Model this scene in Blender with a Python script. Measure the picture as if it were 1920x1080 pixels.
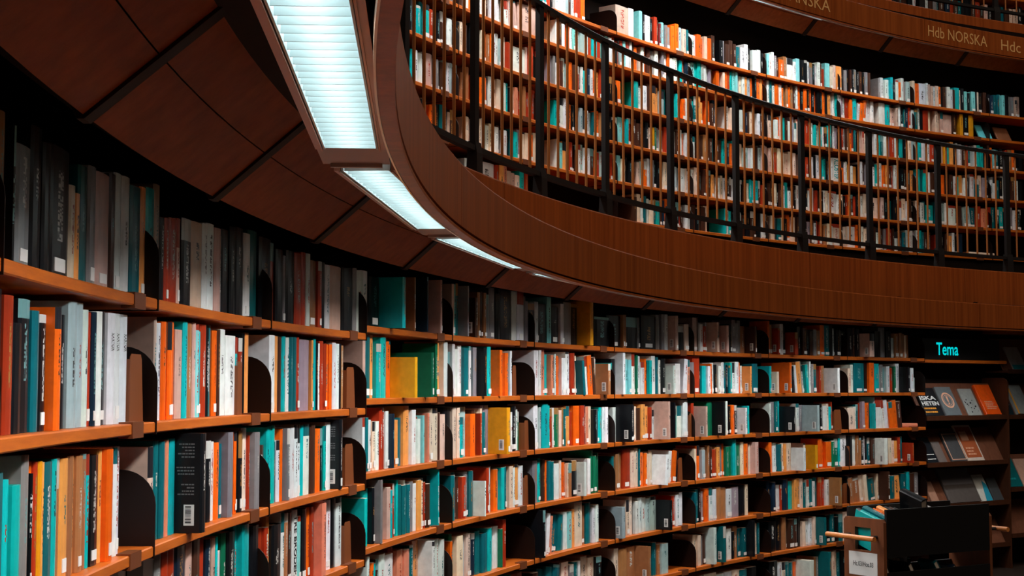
import bpy, math, random
from mathutils import Vector, Matrix, Euler
random.seed(11)
for o in list(bpy.data.objects): bpy.data.objects.remove(o)
SC = bpy.context.scene
COL = SC.collection
PI = math.pi
R = math.radians
# ---------------------------------------------------------------- camera, world, light, exposure
EYE = 1.65                                    # height of the lens above the floor; z values below are given from eye level
CAM_D, CAM_PHI = 11.84, 1.2945                # the axis of the rotunda is the world origin
cam_loc = Vector((-CAM_D*math.sin(CAM_PHI), -CAM_D*math.cos(CAM_PHI), EYE))
cd = bpy.data.cameras.new('camera'); cam = bpy.data.objects.new('camera', cd); COL.objects.link(cam)
cam.location = cam_loc; cam.rotation_euler = (PI/2+0.068, 0, 0)
cd.sensor_width = 36; cd.lens = 2727/1920*36; cd.clip_start = 0.05; cd.clip_end = 120
SC.camera = cam
SC.view_settings.view_transform = 'Standard'; SC.view_settings.look = 'None'
SC.view_settings.gamma = 1; SC.view_settings.use_curve_mapping = False
SC.view_settings.exposure = 0.0
w = bpy.data.worlds.new('world'); SC.world = w; w.use_nodes = True
w.node_tree.nodes['Background'].inputs[0].default_value = (0.9, 0.65, 0.5, 1)
w.node_tree.nodes['Background'].inputs[1].default_value = 0.012
def area(name, loc, sx, sy, power, col, rot, spread=180):
    l = bpy.data.lights.new(name, 'AREA'); l.shape = 'RECTANGLE'; l.size = sx; l.size_y = sy
    l.energy = power; l.color = col; l.spread = R(spread)
    o = bpy.data.objects.new(name, l); COL.objects.link(o); o.location = loc; o.rotation_euler = rot
    return o
DOME_POWER = 1200
LAMP_POWER = 17
LAMP_COL = (1.0, 0.985, 0.96)
# daylight from the clerestory drum above the rotunda
area('dome_light', (-1.5, 0.5, 15.5), 12, 12, DOME_POWER, (1.0, 0.84, 0.68), (0, 0, 0))

# ---------------------------------------------------------------- materials
def mat(name, col, rough=0.5, spec=0.4, metal=0.0, emis=None, estr=0):
    m = bpy.data.materials.new(name); m.use_nodes = True
    b = m.node_tree.nodes['Principled BSDF']
    b.inputs['Base Color'].default_value = (*col, 1); b.inputs['Roughness'].default_value = rough
    b.inputs['Specular IOR Level'].default_value = spec; b.inputs['Metallic'].default_value = metal
    if emis:
        b.inputs['Emission Color'].default_value = (*emis, 1); b.inputs['Emission Strength'].default_value = estr
    return m
def wood(name, c1, c2, scale, rough=0.4, spec=0.4, bump=0.0, detail=6):
    m = mat(name, c1, rough, spec); nt = m.node_tree; b = nt.nodes['Principled BSDF']
    tc = nt.nodes.new('ShaderNodeTexCoord'); mp = nt.nodes.new('ShaderNodeMapping'); mp.inputs['Scale'].default_value = scale
    n = nt.nodes.new('ShaderNodeTexNoise'); n.inputs['Scale'].default_value = 1; n.inputs['Detail'].default_value = detail; n.inputs['Roughness'].default_value = 0.65
    r = nt.nodes.new('ShaderNodeValToRGB'); r.color_ramp.elements[0].position = 0.32; r.color_ramp.elements[1].position = 0.7
    r.color_ramp.elements[0].color = (*c2, 1); r.color_ramp.elements[1].color = (*c1, 1)
    nt.links.new(tc.outputs['Object'], mp.inputs[0]); nt.links.new(mp.outputs[0], n.inputs['Vector'])
    nt.links.new(n.outputs[0], r.inputs[0]); nt.links.new(r.outputs[0], b.inputs['Base Color'])
    if bump:
        bp = nt.nodes.new('ShaderNodeBump'); bp.inputs['Strength'].default_value = bump; bp.inputs['Distance'].default_value = 0.002
        nt.links.new(n.outputs[0], bp.inputs['Height']); nt.links.new(bp.outputs[0], b.inputs['Normal'])
    return m
M = {}
M['shelf'] = wood('shelf_wood', (0.60, 0.142, 0.013), (0.43, 0.085, 0.007), (6, 6, 60), 0.38, 0.28)
M['fascia'] = wood('fascia_mahogany', (0.44, 0.105, 0.019), (0.25, 0.053, 0.009), (26, 26, 0.7), 0.38, 0.3, 0.15)
M['panel'] = wood('soffit_veneer', (0.36, 0.092, 0.022), (0.22, 0.052, 0.012), (16, 16, 1.2), 0.55, 0.12)
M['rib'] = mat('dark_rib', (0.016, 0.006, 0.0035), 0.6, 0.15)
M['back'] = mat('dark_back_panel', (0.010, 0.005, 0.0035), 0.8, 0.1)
M['black'] = mat('black_lacquer', (0.008, 0.007, 0.007), 0.45, 0.35)
M['iron'] = mat('black_iron', (0.014, 0.012, 0.012), 0.5, 0.4)
M['brass'] = mat('brown_brass', (0.58, 0.20, 0.055), 0.38, 0.5, 0.2)
M['brassline'] = mat('brass_strip', (0.75, 0.5, 0.32), 0.28, 0.5, 0.9)
M['bracket'] = mat('brown_enamel_bracket', (0.011, 0.0045, 0.003), 0.35, 0.25)
M['bookend'] = mat('brown_enamel_bookend', (0.20, 0.055, 0.016), 0.4, 0.35)
M['clip'] = mat('dark_bronze_clip', (0.15, 0.04, 0.012), 0.4, 0.35)
M['floor'] = wood('floor_linoleum', (0.03, 0.02, 0.016), (0.022, 0.014, 0.011), (2, 2, 2), 0.45, 0.3)
M['housing'] = mat('lamp_housing_bronze', (0.36, 0.17, 0.11), 0.38, 0.5, 0.25)
M['joint'] = mat('lamp_joint_grey', (0.34, 0.25, 0.22), 0.5, 0.4)
M['slat'] = mat('white_louver', (0.34, 0.43, 0.44), 0.3, 0.5)
M['reflect'] = mat('lamp_reflector', (0.12, 0.16, 0.165), 0.25, 0.5, 0.3)
M['tube'] = mat('fluorescent_tube', (1, 1, 1), 0.5, 0.2, 0, (0.93, 1.0, 1.0), 26.0)
M['pages'] = wood('page_edges', (0.72, 0.62, 0.5), (0.55, 0.45, 0.35), (300, 300, 4), 0.8, 0.1)
M['label'] = mat('white_paper_label', (0.82, 0.82, 0.80), 0.6, 0.2)
M['ink'] = mat('black_ink', (0.012, 0.012, 0.014), 0.6, 0.2)
M['gold'] = mat('gold_lettering', (0.95, 0.52, 0.20), 0.4, 0.4)
M['cyan'] = mat('backlit_cyan_letter', (0.0, 0.6, 0.62), 0.5, 0.2, 0, (0.0, 0.72, 0.75), 0.9)
M['displayside'] = wood('display_dark_wood', (0.075, 0.024, 0.010), (0.05, 0.015, 0.006), (25, 25, 3), 0.45, 0.25)
M['displayback'] = wood('display_back_wood', (0.19, 0.068, 0.036), (0.13, 0.045, 0.022), (30, 30, 3), 0.5, 0.3)
M['cart'] = wood('cart_veneer', (0.23, 0.075, 0.03), (0.16, 0.05, 0.02), (25, 25, 3), 0.45, 0.3)
M['rod'] = wood('cart_handle_beech', (0.75, 0.26, 0.06), (0.6, 0.19, 0.04), (20, 20, 20), 0.4, 0.4)

def book_material():
    m = mat('book_cover', (1, 1, 1), 0.3, 0.3); nt = m.node_tree; N = nt.nodes; L = nt.links; b = N['Principled BSDF']
    def node(t, **k):
        n = N.new(t)
        for a, v in k.items(): setattr(n, a, v)
        return n
    def mth(op, a, b_=None, c=None):
        n = node('ShaderNodeMath', operation=op)
        for i, v in enumerate((a, b_, c)):
            if v is None: continue
            if isinstance(v, (int, float)): n.inputs[i].default_value = v
            else: L.new(v, n.inputs[i])
        return n.outputs[0]
    ca = node('ShaderNodeAttribute', attribute_name='col'); ta = node('ShaderNodeAttribute', attribute_name='tcol')
    uv = node('ShaderNodeUVMap', uv_map='spine'); inf = node('ShaderNodeUVMap', uv_map='info')
    s1 = node('ShaderNodeSeparateXYZ'); s2 = node('ShaderNodeSeparateXYZ'); L.new(uv.outputs[0], s1.inputs[0]); L.new(inf.outputs[0], s2.inputs[0])
    u, v, rnd, h = s1.outputs[0], s1.outputs[1], s2.outputs[0], s2.outputs[1]
    vn = mth('DIVIDE', v, h)
    onsp = mth('LESS_THAN', mth('ABSOLUTE', mth('SUBTRACT', u, 0.5)), 0.17)
    r1 = mth('FRACT', mth('MULTIPLY', rnd, 7.31)); r2 = mth('FRACT', mth('MULTIPLY', rnd, 13.7)); r3 = mth('FRACT', mth('MULTIPLY', rnd, 29.9))
    lo = mth('MULTIPLY_ADD', r1, 0.35, 0.22); hi = mth('MULTIPLY_ADD', r2, 0.30, 0.62)
    band = mth('MULTIPLY', mth('GREATER_THAN', vn, lo), mth('LESS_THAN', vn, hi))
    cx = node('ShaderNodeCombineXYZ'); L.new(mth('FLOOR', mth('MULTIPLY', v, 260)), cx.inputs[0]); L.new(mth('FLOOR', mth('MULTIPLY', u, 9)), cx.inputs[1]); L.new(mth('MULTIPLY', rnd, 91), cx.inputs[2])
    wn = node('ShaderNodeTexWhiteNoise', noise_dimensions='3D'); L.new(cx.outputs[0], wn.inputs['Vector'])
    letters = mth('MULTIPLY', mth('GREATER_THAN', wn.outputs['Value'], 0.5), mth('LESS_THAN', r3, 0.7))
    text = mth('MULTIPLY', mth('MULTIPLY', onsp, band), letters)
    # a few spines carry a contrasting block at the foot or the head
    blk = mth('MULTIPLY', mth('LESS_THAN', mth('FRACT', mth('MULTIPLY', rnd, 53.1)), 0.14), mth('GREATER_THAN', u, -0.2))
    blk = mth('MULTIPLY', blk, mth('GREATER_THAN', vn, mth('MULTIPLY_ADD', r2, 0.3, 0.66)))
    mask = mth('MAXIMUM', text, blk)
    tc = node('ShaderNodeTexCoord'); nz = node('ShaderNodeTexNoise'); nz.inputs['Scale'].default_value = 28; nz.inputs['Detail'].default_value = 3
    L.new(tc.outputs['Object'], nz.inputs['Vector'])
    hv = node('ShaderNodeHueSaturation'); L.new(ca.outputs['Color'], hv.inputs['Color'])
    L.new(mth('MULTIPLY_ADD', nz.outputs[0], 0.5, 0.75), hv.inputs['Value'])
    mx = node('ShaderNodeMix', data_type='RGBA'); L.new(mask, mx.inputs['Factor']); L.new(hv.outputs[0], mx.inputs[6]); L.new(ta.outputs['Color'], mx.inputs[7])
    L.new(mx.outputs[2], b.inputs['Base Color'])
    return m
M['book'] = book_material()

# ---------------------------------------------------------------- helpers
def pol(r, az, z):
    a = R(az); return Vector((r*math.cos(a), r*math.sin(a), EYE+z))
def tag(o, label=None, cat=None, group=None, kind=None):
    if label: o['label'] = label
    if cat: o['category'] = cat
    if group: o['group'] = group
    if kind: o['kind'] = kind
    return o
def empty(name, loc=(0, 0, 0), rz=0, label=None, cat=None, group=None, kind=None):
    o = bpy.data.objects.new(name, None); COL.objects.link(o); o.location = loc; o.rotation_euler = (0, 0, rz)
    o.empty_display_size = 0.1
    return tag(o, label, cat, group, kind)
class MB:
    def __init__(s): s.v = []; s.f = []; s.m = []
    def add(s, vs, fs, mi=0):
        n = len(s.v); s.v += [tuple(v) for v in vs]; s.f += [tuple(i+n for i in f) for f in fs]; s.m += [mi]*len(fs)
    def box(s, a, b, mi=0, mtx=None):
        vs = [Vector((x, y, z)) for x in (a[0], b[0]) for y in (a[1], b[1]) for z in (a[2], b[2])]
        if mtx: vs = [mtx @ v for v in vs]
        s.add(vs, [(0, 1, 3, 2), (4, 6, 7, 5), (0, 4, 5, 1), (2, 3, 7, 6), (0, 2, 6, 4), (1, 5, 7, 3)], mi)
    def prism(s, prof, place, n_caps=True, mi=0):
        """prof: closed list of 2-D points; place: list of functions 2-D point -> 3-D point, one per station."""
        k = len(prof); vs = [pl(p) for pl in place for p in prof]; fs = []
        for i in range(len(place)-1):
            for j in range(k):
                a, b = i*k+j, i*k+(j+1) % k
                fs.append((a, b, b+k, a+k))
        if n_caps: fs += [tuple(range(k))[::-1], tuple((len(place)-1)*k+j for j in range(k))]
        s.add(vs, fs, mi)
    def revolve(s, prof, a0, a1, n, mi=0, off=Vector((0, 0, 0))):
        st = [(lambda p, a=a0+(a1-a0)*i/n: pol(p[0], a, p[1])-off) for i in range(n+1)]
        s.prism(prof, st, True, mi)
    def tube(s, pts, rad, n=8, mi=0):
        pts = [Vector(p) for p in pts]; vs = []
        for i, p in enumerate(pts):
            d = (pts[min(i+1, len(pts)-1)]-pts[max(i-1, 0)]).normalized()
            u = d.cross(Vector((0, 0, 1)));
            if u.length < 1e-3: u = Vector((1, 0, 0))
            u.normalize(); w_ = d.cross(u)
            vs += [p+(u*math.cos(2*PI*k/n)+w_*math.sin(2*PI*k/n))*rad for k in range(n)]
        fs = [(i*n+k, i*n+(k+1) % n, (i+1)*n+(k+1) % n, (i+1)*n+k) for i in range(len(pts)-1) for k in range(n)]
        fs += [tuple(range(n))[::-1], tuple((len(pts)-1)*n+k for k in range(n))]
        s.add(vs, fs, mi)
    def build(s, name, mats, parent=None, smooth=False):
        me = bpy.data.meshes.new(name); me.from_pydata(s.v, [], s.f)
        for m in (mats if isinstance(mats, (list, tuple)) else [mats]): me.materials.append(m)
        if any(s.m): me.polygons.foreach_set('material_index', s.m)
        if smooth: me.polygons.foreach_set('use_smooth', [True]*len(s.f))
        import bmesh
        bm = bmesh.new(); bm.from_mesh(me); bmesh.ops.recalc_face_normals(bm, faces=bm.faces); bm.to_mesh(me); bm.free()
        me.update()
        o = bpy.data.objects.new(name, me); COL.objects.link(o)
        if parent: o.parent = parent
        return o
def copy_tree(o, parent=None):
    c = o.copy(); COL.objects.link(c); c.parent = parent
    for ch in o.children: copy_tree(ch, c)
    return c
_tm = {}
def text_geo(s, bold=0.0):
    if (s, bold) in _tm: return _tm[(s, bold)]
    cu = bpy.data.curves.new('lettering', 'FONT'); cu.body = s; cu.size = 1; cu.resolution_u = 3; cu.offset = bold
    o = bpy.data.objects.new('lettering', cu); COL.objects.link(o)
    bpy.context.view_layer.update(); dg = bpy.context.evaluated_depsgraph_get()
    me = bpy.data.meshes.new_from_object(o.evaluated_get(dg))
    vs = [v.co.copy() for v in me.vertices]; fs = [tuple(p.vertices) for p in me.polygons]
    bpy.data.objects.remove(o); bpy.data.curves.remove(cu); bpy.data.meshes.remove(me)
    x0 = min(v.x for v in vs); x1 = max(v.x for v in vs); y0 = min(v.y for v in vs); y1 = max(v.y for v in vs)
    _tm[(s, bold)] = (vs, fs, x0, x1, y0, y1); return _tm[(s, bold)]
def text_flat(name, s, m, parent, origin, ux, uy, width, height, bold=0.0):
    """lettering laid on a flat face: origin = lower left, ux / uy = unit directions of reading and of up."""
    vs, fs, x0, x1, y0, y1 = text_geo(s, bold); b = MB()
    b.add([Vector(origin)+Vector(ux)*((v.x-x0)/(x1-x0)*width)+Vector(uy)*((v.y-y0)/(y1-y0)*height) for v in vs], fs)
    return b.build(name, m, parent)

# ---------------------------------------------------------------- rotunda dimensions (radii from the axis, heights from eye level)
RS, RG, RT = 12.27, 13.40, 14.60              # shelf fronts: ground floor, gallery, second gallery
AZ0, AZ1 = 192, 96                            # built arc, from just beside the camera round to beyond the right edge
# floor
b = MB(); b.add([(0, 0, 0)]+[(13.0*math.cos(2*PI*i/96), 13.0*math.sin(2*PI*i/96), 0) for i in range(96)], [(0, i+1, (i+1) % 96+1) for i in range(96)])
tag(b.build('floor', M['floor']), kind='structure')
def ring(name, prof, m, a0=AZ0, a1=AZ1, n=96, parent=None, smooth=False):
    b = MB(); b.revolve(prof, a0, a1, n); o = b.build(name, m, parent)
    if not parent: tag(o, kind='structure')
    return o
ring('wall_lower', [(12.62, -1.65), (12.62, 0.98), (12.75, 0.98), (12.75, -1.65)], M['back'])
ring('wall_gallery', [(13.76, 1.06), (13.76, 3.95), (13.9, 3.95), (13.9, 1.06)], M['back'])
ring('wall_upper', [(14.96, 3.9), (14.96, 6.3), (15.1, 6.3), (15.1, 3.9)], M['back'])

def deck(n, rf, rt, rs_in, rs_out, z_lip, z_mid, z_top, z_s_out, z_s_in, r_deck, panel_az, n_rib, rib_step, fascia_seam):
    """one gallery: its stepped wooden fascia, lip, sloping panelled soffit and floor slab"""
    nm = ('ceiling', 'trim_%d' % (2*n+1), 'trim_%d' % (2*n+2))
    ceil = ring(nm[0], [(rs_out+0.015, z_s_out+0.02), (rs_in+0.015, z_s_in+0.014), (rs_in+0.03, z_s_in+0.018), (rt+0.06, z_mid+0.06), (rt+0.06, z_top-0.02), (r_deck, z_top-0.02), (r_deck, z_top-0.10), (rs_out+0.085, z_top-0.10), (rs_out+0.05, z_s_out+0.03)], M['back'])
    # soffit: veneer panels in two rows between dark ribs
    k = 0; sl = lambda t: (rs_out+(rs_in-rs_out)*t, z_s_out+(z_s_in-z_s_out)*t)
    az = panel_az
    for i in range(n_rib):
        a_hi, a_lo = az-0.07, az-rib_step+0.07
        for t0, t1 in ((0.0, 0.545), (0.555, 1.0)):
            p0, p1 = sl(t0), sl(t1); b = MB()
            b.revolve([p0, p1, (p1[0]+0.010, p1[1]+0.013), (p0[0]+0.010, p0[1]+0.013)], a_hi, a_lo, 6)
            b.build('panel', M['panel'], ceil)
        b = MB(); p0, p1 = (rs_out+0.012, z_s_out-0.012), sl(1.02)
        d = math.degrees(0.027/rs_out)
        b.revolve([(p0[0]+0.012, p0[1]+0.03), (p0[0], p0[1]+0.004), (p0[0]-0.014, p0[1]+0.004), (p1[0]-0.004, p1[1]-0.006), (p1[0], p1[1]+0.02)], az+d, az-d, 1)
        b.build('rib', M['rib'], ceil)
        az -= rib_step
    # lower, forward fascia band, in curved boards
    f1 = ring(nm[1], [(rf+0.012, z_lip+0.016), (rf+0.012, z_mid-0.01), (rf+0.03, z_mid-0.01), (rf+0.03, z_lip+0.016)], M['rib'])
    a = fascia_seam+10.9*4
    while a > AZ1:
        b = MB(); a_end = max(a-10.9+0.02, AZ1)
        b.revolve([(rf, z_lip+0.018), (rf, z_mid-0.006), (rf+0.004, z_mid), (rf+0.03, z_mid), (rt+0.02, z_mid+0.055), (rt+0.02, z_mid+0.043), (rf+0.011, z_mid-0.012), (rf+0.011, z_lip+0.018)], min(a, AZ0), a_end, 16)
        if a_end < AZ0: b.build('fascia_board', M['fascia'], f1)
        a -= 10.9
    # lip under the shadow groove, with the bright strip along the light trough
    b = MB(); b.revolve([(rf+0.001, z_lip), (rf+0.001, z_lip+0.010), (rf+0.03, z_lip+0.010), (rf+0.03, z_lip)], AZ0, AZ1, 160); b.build('lip', M['fascia'], f1)
    b = MB(); b.revolve([(rf+0.030, z_lip-0.002), (rf+0.030, z_lip+0.03), (rf+0.034, z_lip+0.03), (rf+0.034, z_lip-0.002)], AZ0, AZ1, 160); b.build('metal_strip', M['brassline'], f1)
    b = MB(); b.revolve([(rf+0.035, z_mid-0.016), (rt-0.02, z_mid+0.036), (rt-0.02, z_mid+0.040), (rf+0.035, z_mid-0.012)], AZ0, AZ1, 120); b.build('trough_shade', M['back'], f1)  # dark sheet added under the ledge; the trough's shade is put into its colour
    # upper, set-back fascia
    f2 = ring(nm[2], [(rt+0.03, z_mid+0.06), (rt+0.03, z_top-0.03), (rt+0.05, z_top-0.03), (rt+0.05, z_mid+0.06)], M['rib'])
    a = fascia_seam+10.9*4-3.1
    while a > AZ1:
        b = MB(); a_end = max(a-10.9+0.02, AZ1)
        b.revolve([(rt, z_mid+0.05), (rt, z_top-0.008), (rt+0.006, z_top), (rt+0.09, z_top), (rt+0.09, z_top-0.02), (rt+0.028, z_top-0.02), (rt+0.028, z_mid+0.05)], min(a, AZ0), a_end, 16)
        if a_end < AZ0: b.build('fascia_board', M['fascia'], f2)
        a -= 10.9
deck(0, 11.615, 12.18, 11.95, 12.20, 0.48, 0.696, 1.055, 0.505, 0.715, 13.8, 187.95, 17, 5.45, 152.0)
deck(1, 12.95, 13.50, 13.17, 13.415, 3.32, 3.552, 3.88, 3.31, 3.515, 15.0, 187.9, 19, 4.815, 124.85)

# ---------------------------------------------------------------- bookcases: every bay is a thing of its own
BAY = 5.46
def bay_proto(name, rs, shelves, z_floor, depth, label, half=BAY/2, brackets=True):
    e = empty(name, (0, 0, 0)); off = pol(rs, 0, z_floor)
    g = 0.018
    for z in shelves:
        b = MB(); c = 0.003
        b.revolve([(rs, z-c), (rs, z-0.027+c), (rs+c, z-0.027), (rs+depth, z-0.027), (rs+depth, z), (rs+c, z)], half-g, -half+g, 8, 0, off)
        b.build('shelf', M['shelf'], e)
        if brackets:
            # standing end bracket with a rounded front top corner, at the right end of each shelf
            b = MB(); rr = 0.085; prof = [(rs-0.004, z-0.030), (rs-0.004, z+0.185-rr)]
            prof += [(rs-0.004+rr*(1-math.cos(R(90)*k/7)), z+0.185-rr+rr*math.sin(R(90)*k/7)) for k in range(1, 8)]
            prof += [(rs+depth-0.04, z+0.185), (rs+depth-0.04, z-0.03)]
            b.revolve(prof, -half+0.019, -half+0.004, 1, 0, off); b.build('end_bracket', M['bracket'], e)
            b = MB(); b.revolve([(rs-0.003, z-0.034), (rs-0.003, z+0.004), (rs+0.03, z+0.004), (rs+0.03, z-0.034)], -half+0.98, -half+0.54, 1, 0, off)
            b.build('clip', M['clip'], e)
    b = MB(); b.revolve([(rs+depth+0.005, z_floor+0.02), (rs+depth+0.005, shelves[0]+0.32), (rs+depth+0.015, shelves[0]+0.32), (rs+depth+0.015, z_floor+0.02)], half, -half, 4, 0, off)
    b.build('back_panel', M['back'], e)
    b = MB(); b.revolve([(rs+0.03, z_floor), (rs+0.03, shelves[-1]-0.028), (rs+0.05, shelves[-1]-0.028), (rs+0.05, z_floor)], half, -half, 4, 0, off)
    b.build('plinth', M['back'], e)
    return e
def place_bay(o, rs, z_floor, az, label, group):
    p = pol(rs, az, z_floor); o.location = p; o.rotation_euler = (0, 0, R(az)); tag(o, label, 'bookcase', group)
ZL = [.217, -.085, -.3867, -.6884, -.990, -1.292, -1.57]
ZR = [.25, -.0465, -.3465, -.6465, -.9465, -1.2465, -1.5465]
ZU = [2.844, 2.580, 2.2665, 1.9535, 1.6405, 1.336]
ZV = [5.79, 5.48, 5.165, 4.85, 4.535, 4.22]
SEAMS = [183.8, 178.35, 172.95, 167.55, 162.12, 156.67, 151.16, 145.56, 140.29, 134.75, 129.40, 123.80]
pl = bay_proto('bookcase', RS, ZL, -1.65, 0.27, '', 2.72)
place_bay(pl, RS, -1.65, 175.65, 'second near left bookcase bay, with a wide black book standing proud', 'ground floor bookcase bays')
for az, lb in ((170.25, 'near left bookcase bay ending at the step, with dark arched brackets'), (181.08, 'leftmost orange wood bookcase bay, cut by the left edge of the view'), (186.5, 'bookcase bay beside the camera, left of the view')):
    place_bay(copy_tree(pl), RS, -1.65, az, lb, 'ground floor bookcase bays')
LBL = ['middle bookcase bay with yellow and green covers on its second shelf',
 'middle bookcase bay with the ochre book on its third shelf',
 'middle bookcase bay with a tall yellow book on its top shelf',
 'middle bookcase bay with many black covers on its top shelf',
 'middle bookcase bay with the bright red book on its second shelf',
 'middle bookcase bay with large orange covers on its second shelf',
 'bookcase bay next to the unit with the cyan sign, behind the book cart']
for i in range(7):
    a_hi, a_lo = SEAMS[3+i], SEAMS[4+i]
    o = bay_proto('bookcase', RS, ZR, -1.65, 0.27, '', (a_hi-a_lo)/2)
    place_bay(o, RS, -1.65, (a_hi+a_lo)/2, LBL[i], 'ground floor bookcase bays')
pu = bay_proto('bookcase', RG, ZU, 1.06, 0.30, '', 4.65/2)
GB = ['leftmost', 'second', 'third', 'fourth', 'fifth', 'sixth', 'seventh', 'eighth', 'ninth', 'tenth', 'eleventh', 'twelfth', 'thirteenth']
for i in range(13):
    o = pu if i == 0 else copy_tree(pu)
    place_bay(o, RG, 1.06, 160.95-4.665*(i-0.5)-0.35, '%s gallery bookcase bay from the left, behind the black railing' % GB[i], 'gallery bookcase bays')
pv = bay_proto('bookcase', RT, ZV, 3.89, 0.30, '', 4.65/2, False)
for i in range(6):
    o = pv if i == 0 else copy_tree(pv)
    place_bay(o, RT, 3.89, 127.0-4.65*i, '%s dim bookcase bay from the left on the top gallery' % GB[i], 'top gallery bookcase bays')

# ---------------------------------------------------------------- ceiling lights in the trough of each gallery
def lamp_proto():
    e = empty('ceiling_light'); Lh = 0.655; W = 0.057
    b = MB()
    b.box((-Lh, -W-0.020, 0.0), (Lh, -W-0.004, 0.030)); b.box((-Lh, W+0.004, 0.0), (Lh, W+0.020, 0.030))
    b.box((-Lh, -W-0.006, 0.03), (Lh, -W-0.004, 0.075)); b.box((-Lh, W+0.004, 0.03), (Lh, W+0.006, 0.075)); b.box((-Lh, -W-0.006, 0.075), (Lh, W+0.006, 0.08))
    b.box((-Lh, -W-0.008, -0.004), (Lh, -W-0.004, 0.0)); b.box((-Lh, W+0.004, -0.004), (Lh, W+0.008, 0.0))
    b.build('housing', M['housing'], e)
    b = MB(); b.box((Lh, -W-0.022, 0.012), (Lh+0.285, W+0.022, 0.07)); b.box((Lh-0.002, -W-0.004, 0.003), (Lh+0.012, W+0.004, 0.06)); b.box((Lh+0.272, -W-0.004, 0.003), (Lh+0.286, W+0.004, 0.06))
    b.build('joint_block', M['joint'], e)
    b = MB(); b.prism([(-W, 0.01), (-W*0.75, 0.055), (0, 0.068), (W*0.75, 0.055), (W, 0.01), (W, 0.012), (W*0.74, 0.058), (0, 0.072), (-W*0.74, 0.058), (-W, 0.012)], [(lambda p, x=x: Vector((x, p[0], p[1]))) for x in (-Lh, Lh)])
    b.build('reflector', M['reflect'], e)
    b = MB(); b.tube([(-Lh+0.01, 0, 0.036), (Lh-0.01, 0, 0.036)], 0.012, 8); b.build('tube', M['tube'], e)
    for s in (-1, 1):
        b = MB(); b.box((-Lh, s*W-0.002, 0.0), (Lh, s*W+0.002, 0.034)); b.build('louver_rail', M['slat'], e)
    sl = None; n = 26
    for i in range(n):
        x = -Lh+0.012+(2*Lh-0.024)*i/(n-1)
        if sl is None:
            b = MB(); b.prism([(-0.0035, 0.021), (0.0035, 0.021), (0.0012, 0.0), (-0.0012, 0.0)], [(lambda p, y=y: Vector((p[0], y, p[1]))) for y in (-W+0.003, W-0.003)])
            sl = b.build('louver_slat', M['slat'], e); o = sl
        else:
            o = sl.copy(); COL.objects.link(o); o.parent = e
        o.location = (x, 0, 0.001)
    return e
lamp = lamp_proto(); first = True
LORD = ['behind the camera', 'nearest and largest', 'second', 'third', 'fourth', 'fifth', 'sixth', 'seventh', 'eighth', 'ninth']
def put_lamp(r, z, az, label, group, power):
    global first
    o = lamp if first else copy_tree(lamp); first = False
    o.location = pol(r, az, z); o.rotation_euler = (0, 0, R(az-90)); tag(o, label, 'ceiling light', group)
    if power:
        l = area('lamp_light', pol(r, az, z-0.008), 1.24, 0.10, power, LAMP_COL, (0, 0, R(az-90)), 146)
for i in range(-1, 7):
    az = 175.75-7.88*i
    nm = {-1: 'nearest and largest louvered ceiling light, wide strip crossing the top of the view', 0: 'second louvered ceiling light, foreshortened strip below the nearest one', 1: 'third louvered ceiling light, thin bright sliver at the fascia edge'}.get(i, '%s louvered ceiling light in the row, hidden behind the lower fascia' % GB[i+1])
    put_lamp(11.724, 0.516, az, nm, 'ground floor ceiling lights', LAMP_POWER*(1 if i < 4 else 0.8 if i == 4 else 0.48 if i == 5 else 0.38))
put_lamp(11.724, 0.516, 175.75+7.88*2, 'louvered ceiling light over the camera, above the top left of the view', 'ground floor ceiling lights', LAMP_POWER)
for i in range(7):
    az = 159.6-6.6*i
    put_lamp(13.085, 3.386, az, 'louvered ceiling light in the gallery soffit, %s from the left' % GB[i], 'gallery ceiling lights', LAMP_POWER*(1.2 if i < 3 else 1.05 if i == 3 else 0.8 if i == 4 else 0.42 if i == 5 else 0.10))

for i, az in enumerate((123, 114)):
    put_lamp(13.98, 6.0, az, '%s louvered ceiling light over the top gallery, above the view' % GB[i], 'top gallery ceiling lights', 3)
# ---------------------------------------------------------------- gallery railings
def railing(name, rr, z_bot, z_top, z_foot, az_posts, nbal, label):
    e = empty(name, pol(rr, az_posts[len(az_posts)//2], z_foot), 0, label, 'railing'); off = Vector(e.location)
    a0, a1 = az_posts[0]+2.2, az_posts[-1]-1.5
    def part(nm, prof, a, b_, n, m):
        b = MB(); b.revolve(prof, a, b_, n, 0, off); return b.build(nm, m, e)
    part('top_rail', [(rr-0.022, z_top-0.016), (rr-0.022, z_top+0.008), (rr-0.012, z_top+0.016), (rr+0.012, z_top+0.016), (rr+0.022, z_top+0.008), (rr+0.022, z_top-0.016)], a0, a1, 90, M['iron'])
    part('bottom_rail', [(rr-0.02, z_bot-0.014), (rr-0.02, z_bot+0.014), (rr+0.02, z_bot+0.014), (rr+0.02, z_bot-0.014)], a0, a1, 90, M['iron'])
    for i, a in enumerate(az_posts):
        d = math.degrees(0.030/rr)
        part('post', [(rr-0.014, z_foot), (rr-0.014, z_top-0.016), (rr+0.014, z_top-0.016), (rr+0.014, z_foot)], a+d, a-d, 2, M['iron'])
        d2 = math.degrees(0.042/rr)
        part('post_foot', [(rr-0.03, z_foot), (rr-0.028, z_bot-0.02), (rr-0.02, z_bot+0.035), (rr+0.02, z_bot+0.035), (rr+0.03, z_foot)], a+d2, a-d2, 3, M['iron'])
        if i < len(az_posts)-1 or True:
            nx = az_posts[i+1] if i+1 < len(az_posts) else a-4.65
            for k in range(nbal):
                ab = a+(nx-a)*(k+1)/(nbal+1)+0.05
                if ab < a1: continue
                b = MB(); b.tube([pol(rr, ab, z_bot-0.01)-off, pol(rr, ab, z_top-0.01)-off], 0.008, 6); b.build('baluster', M['brass'], e)
    return e
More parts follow.
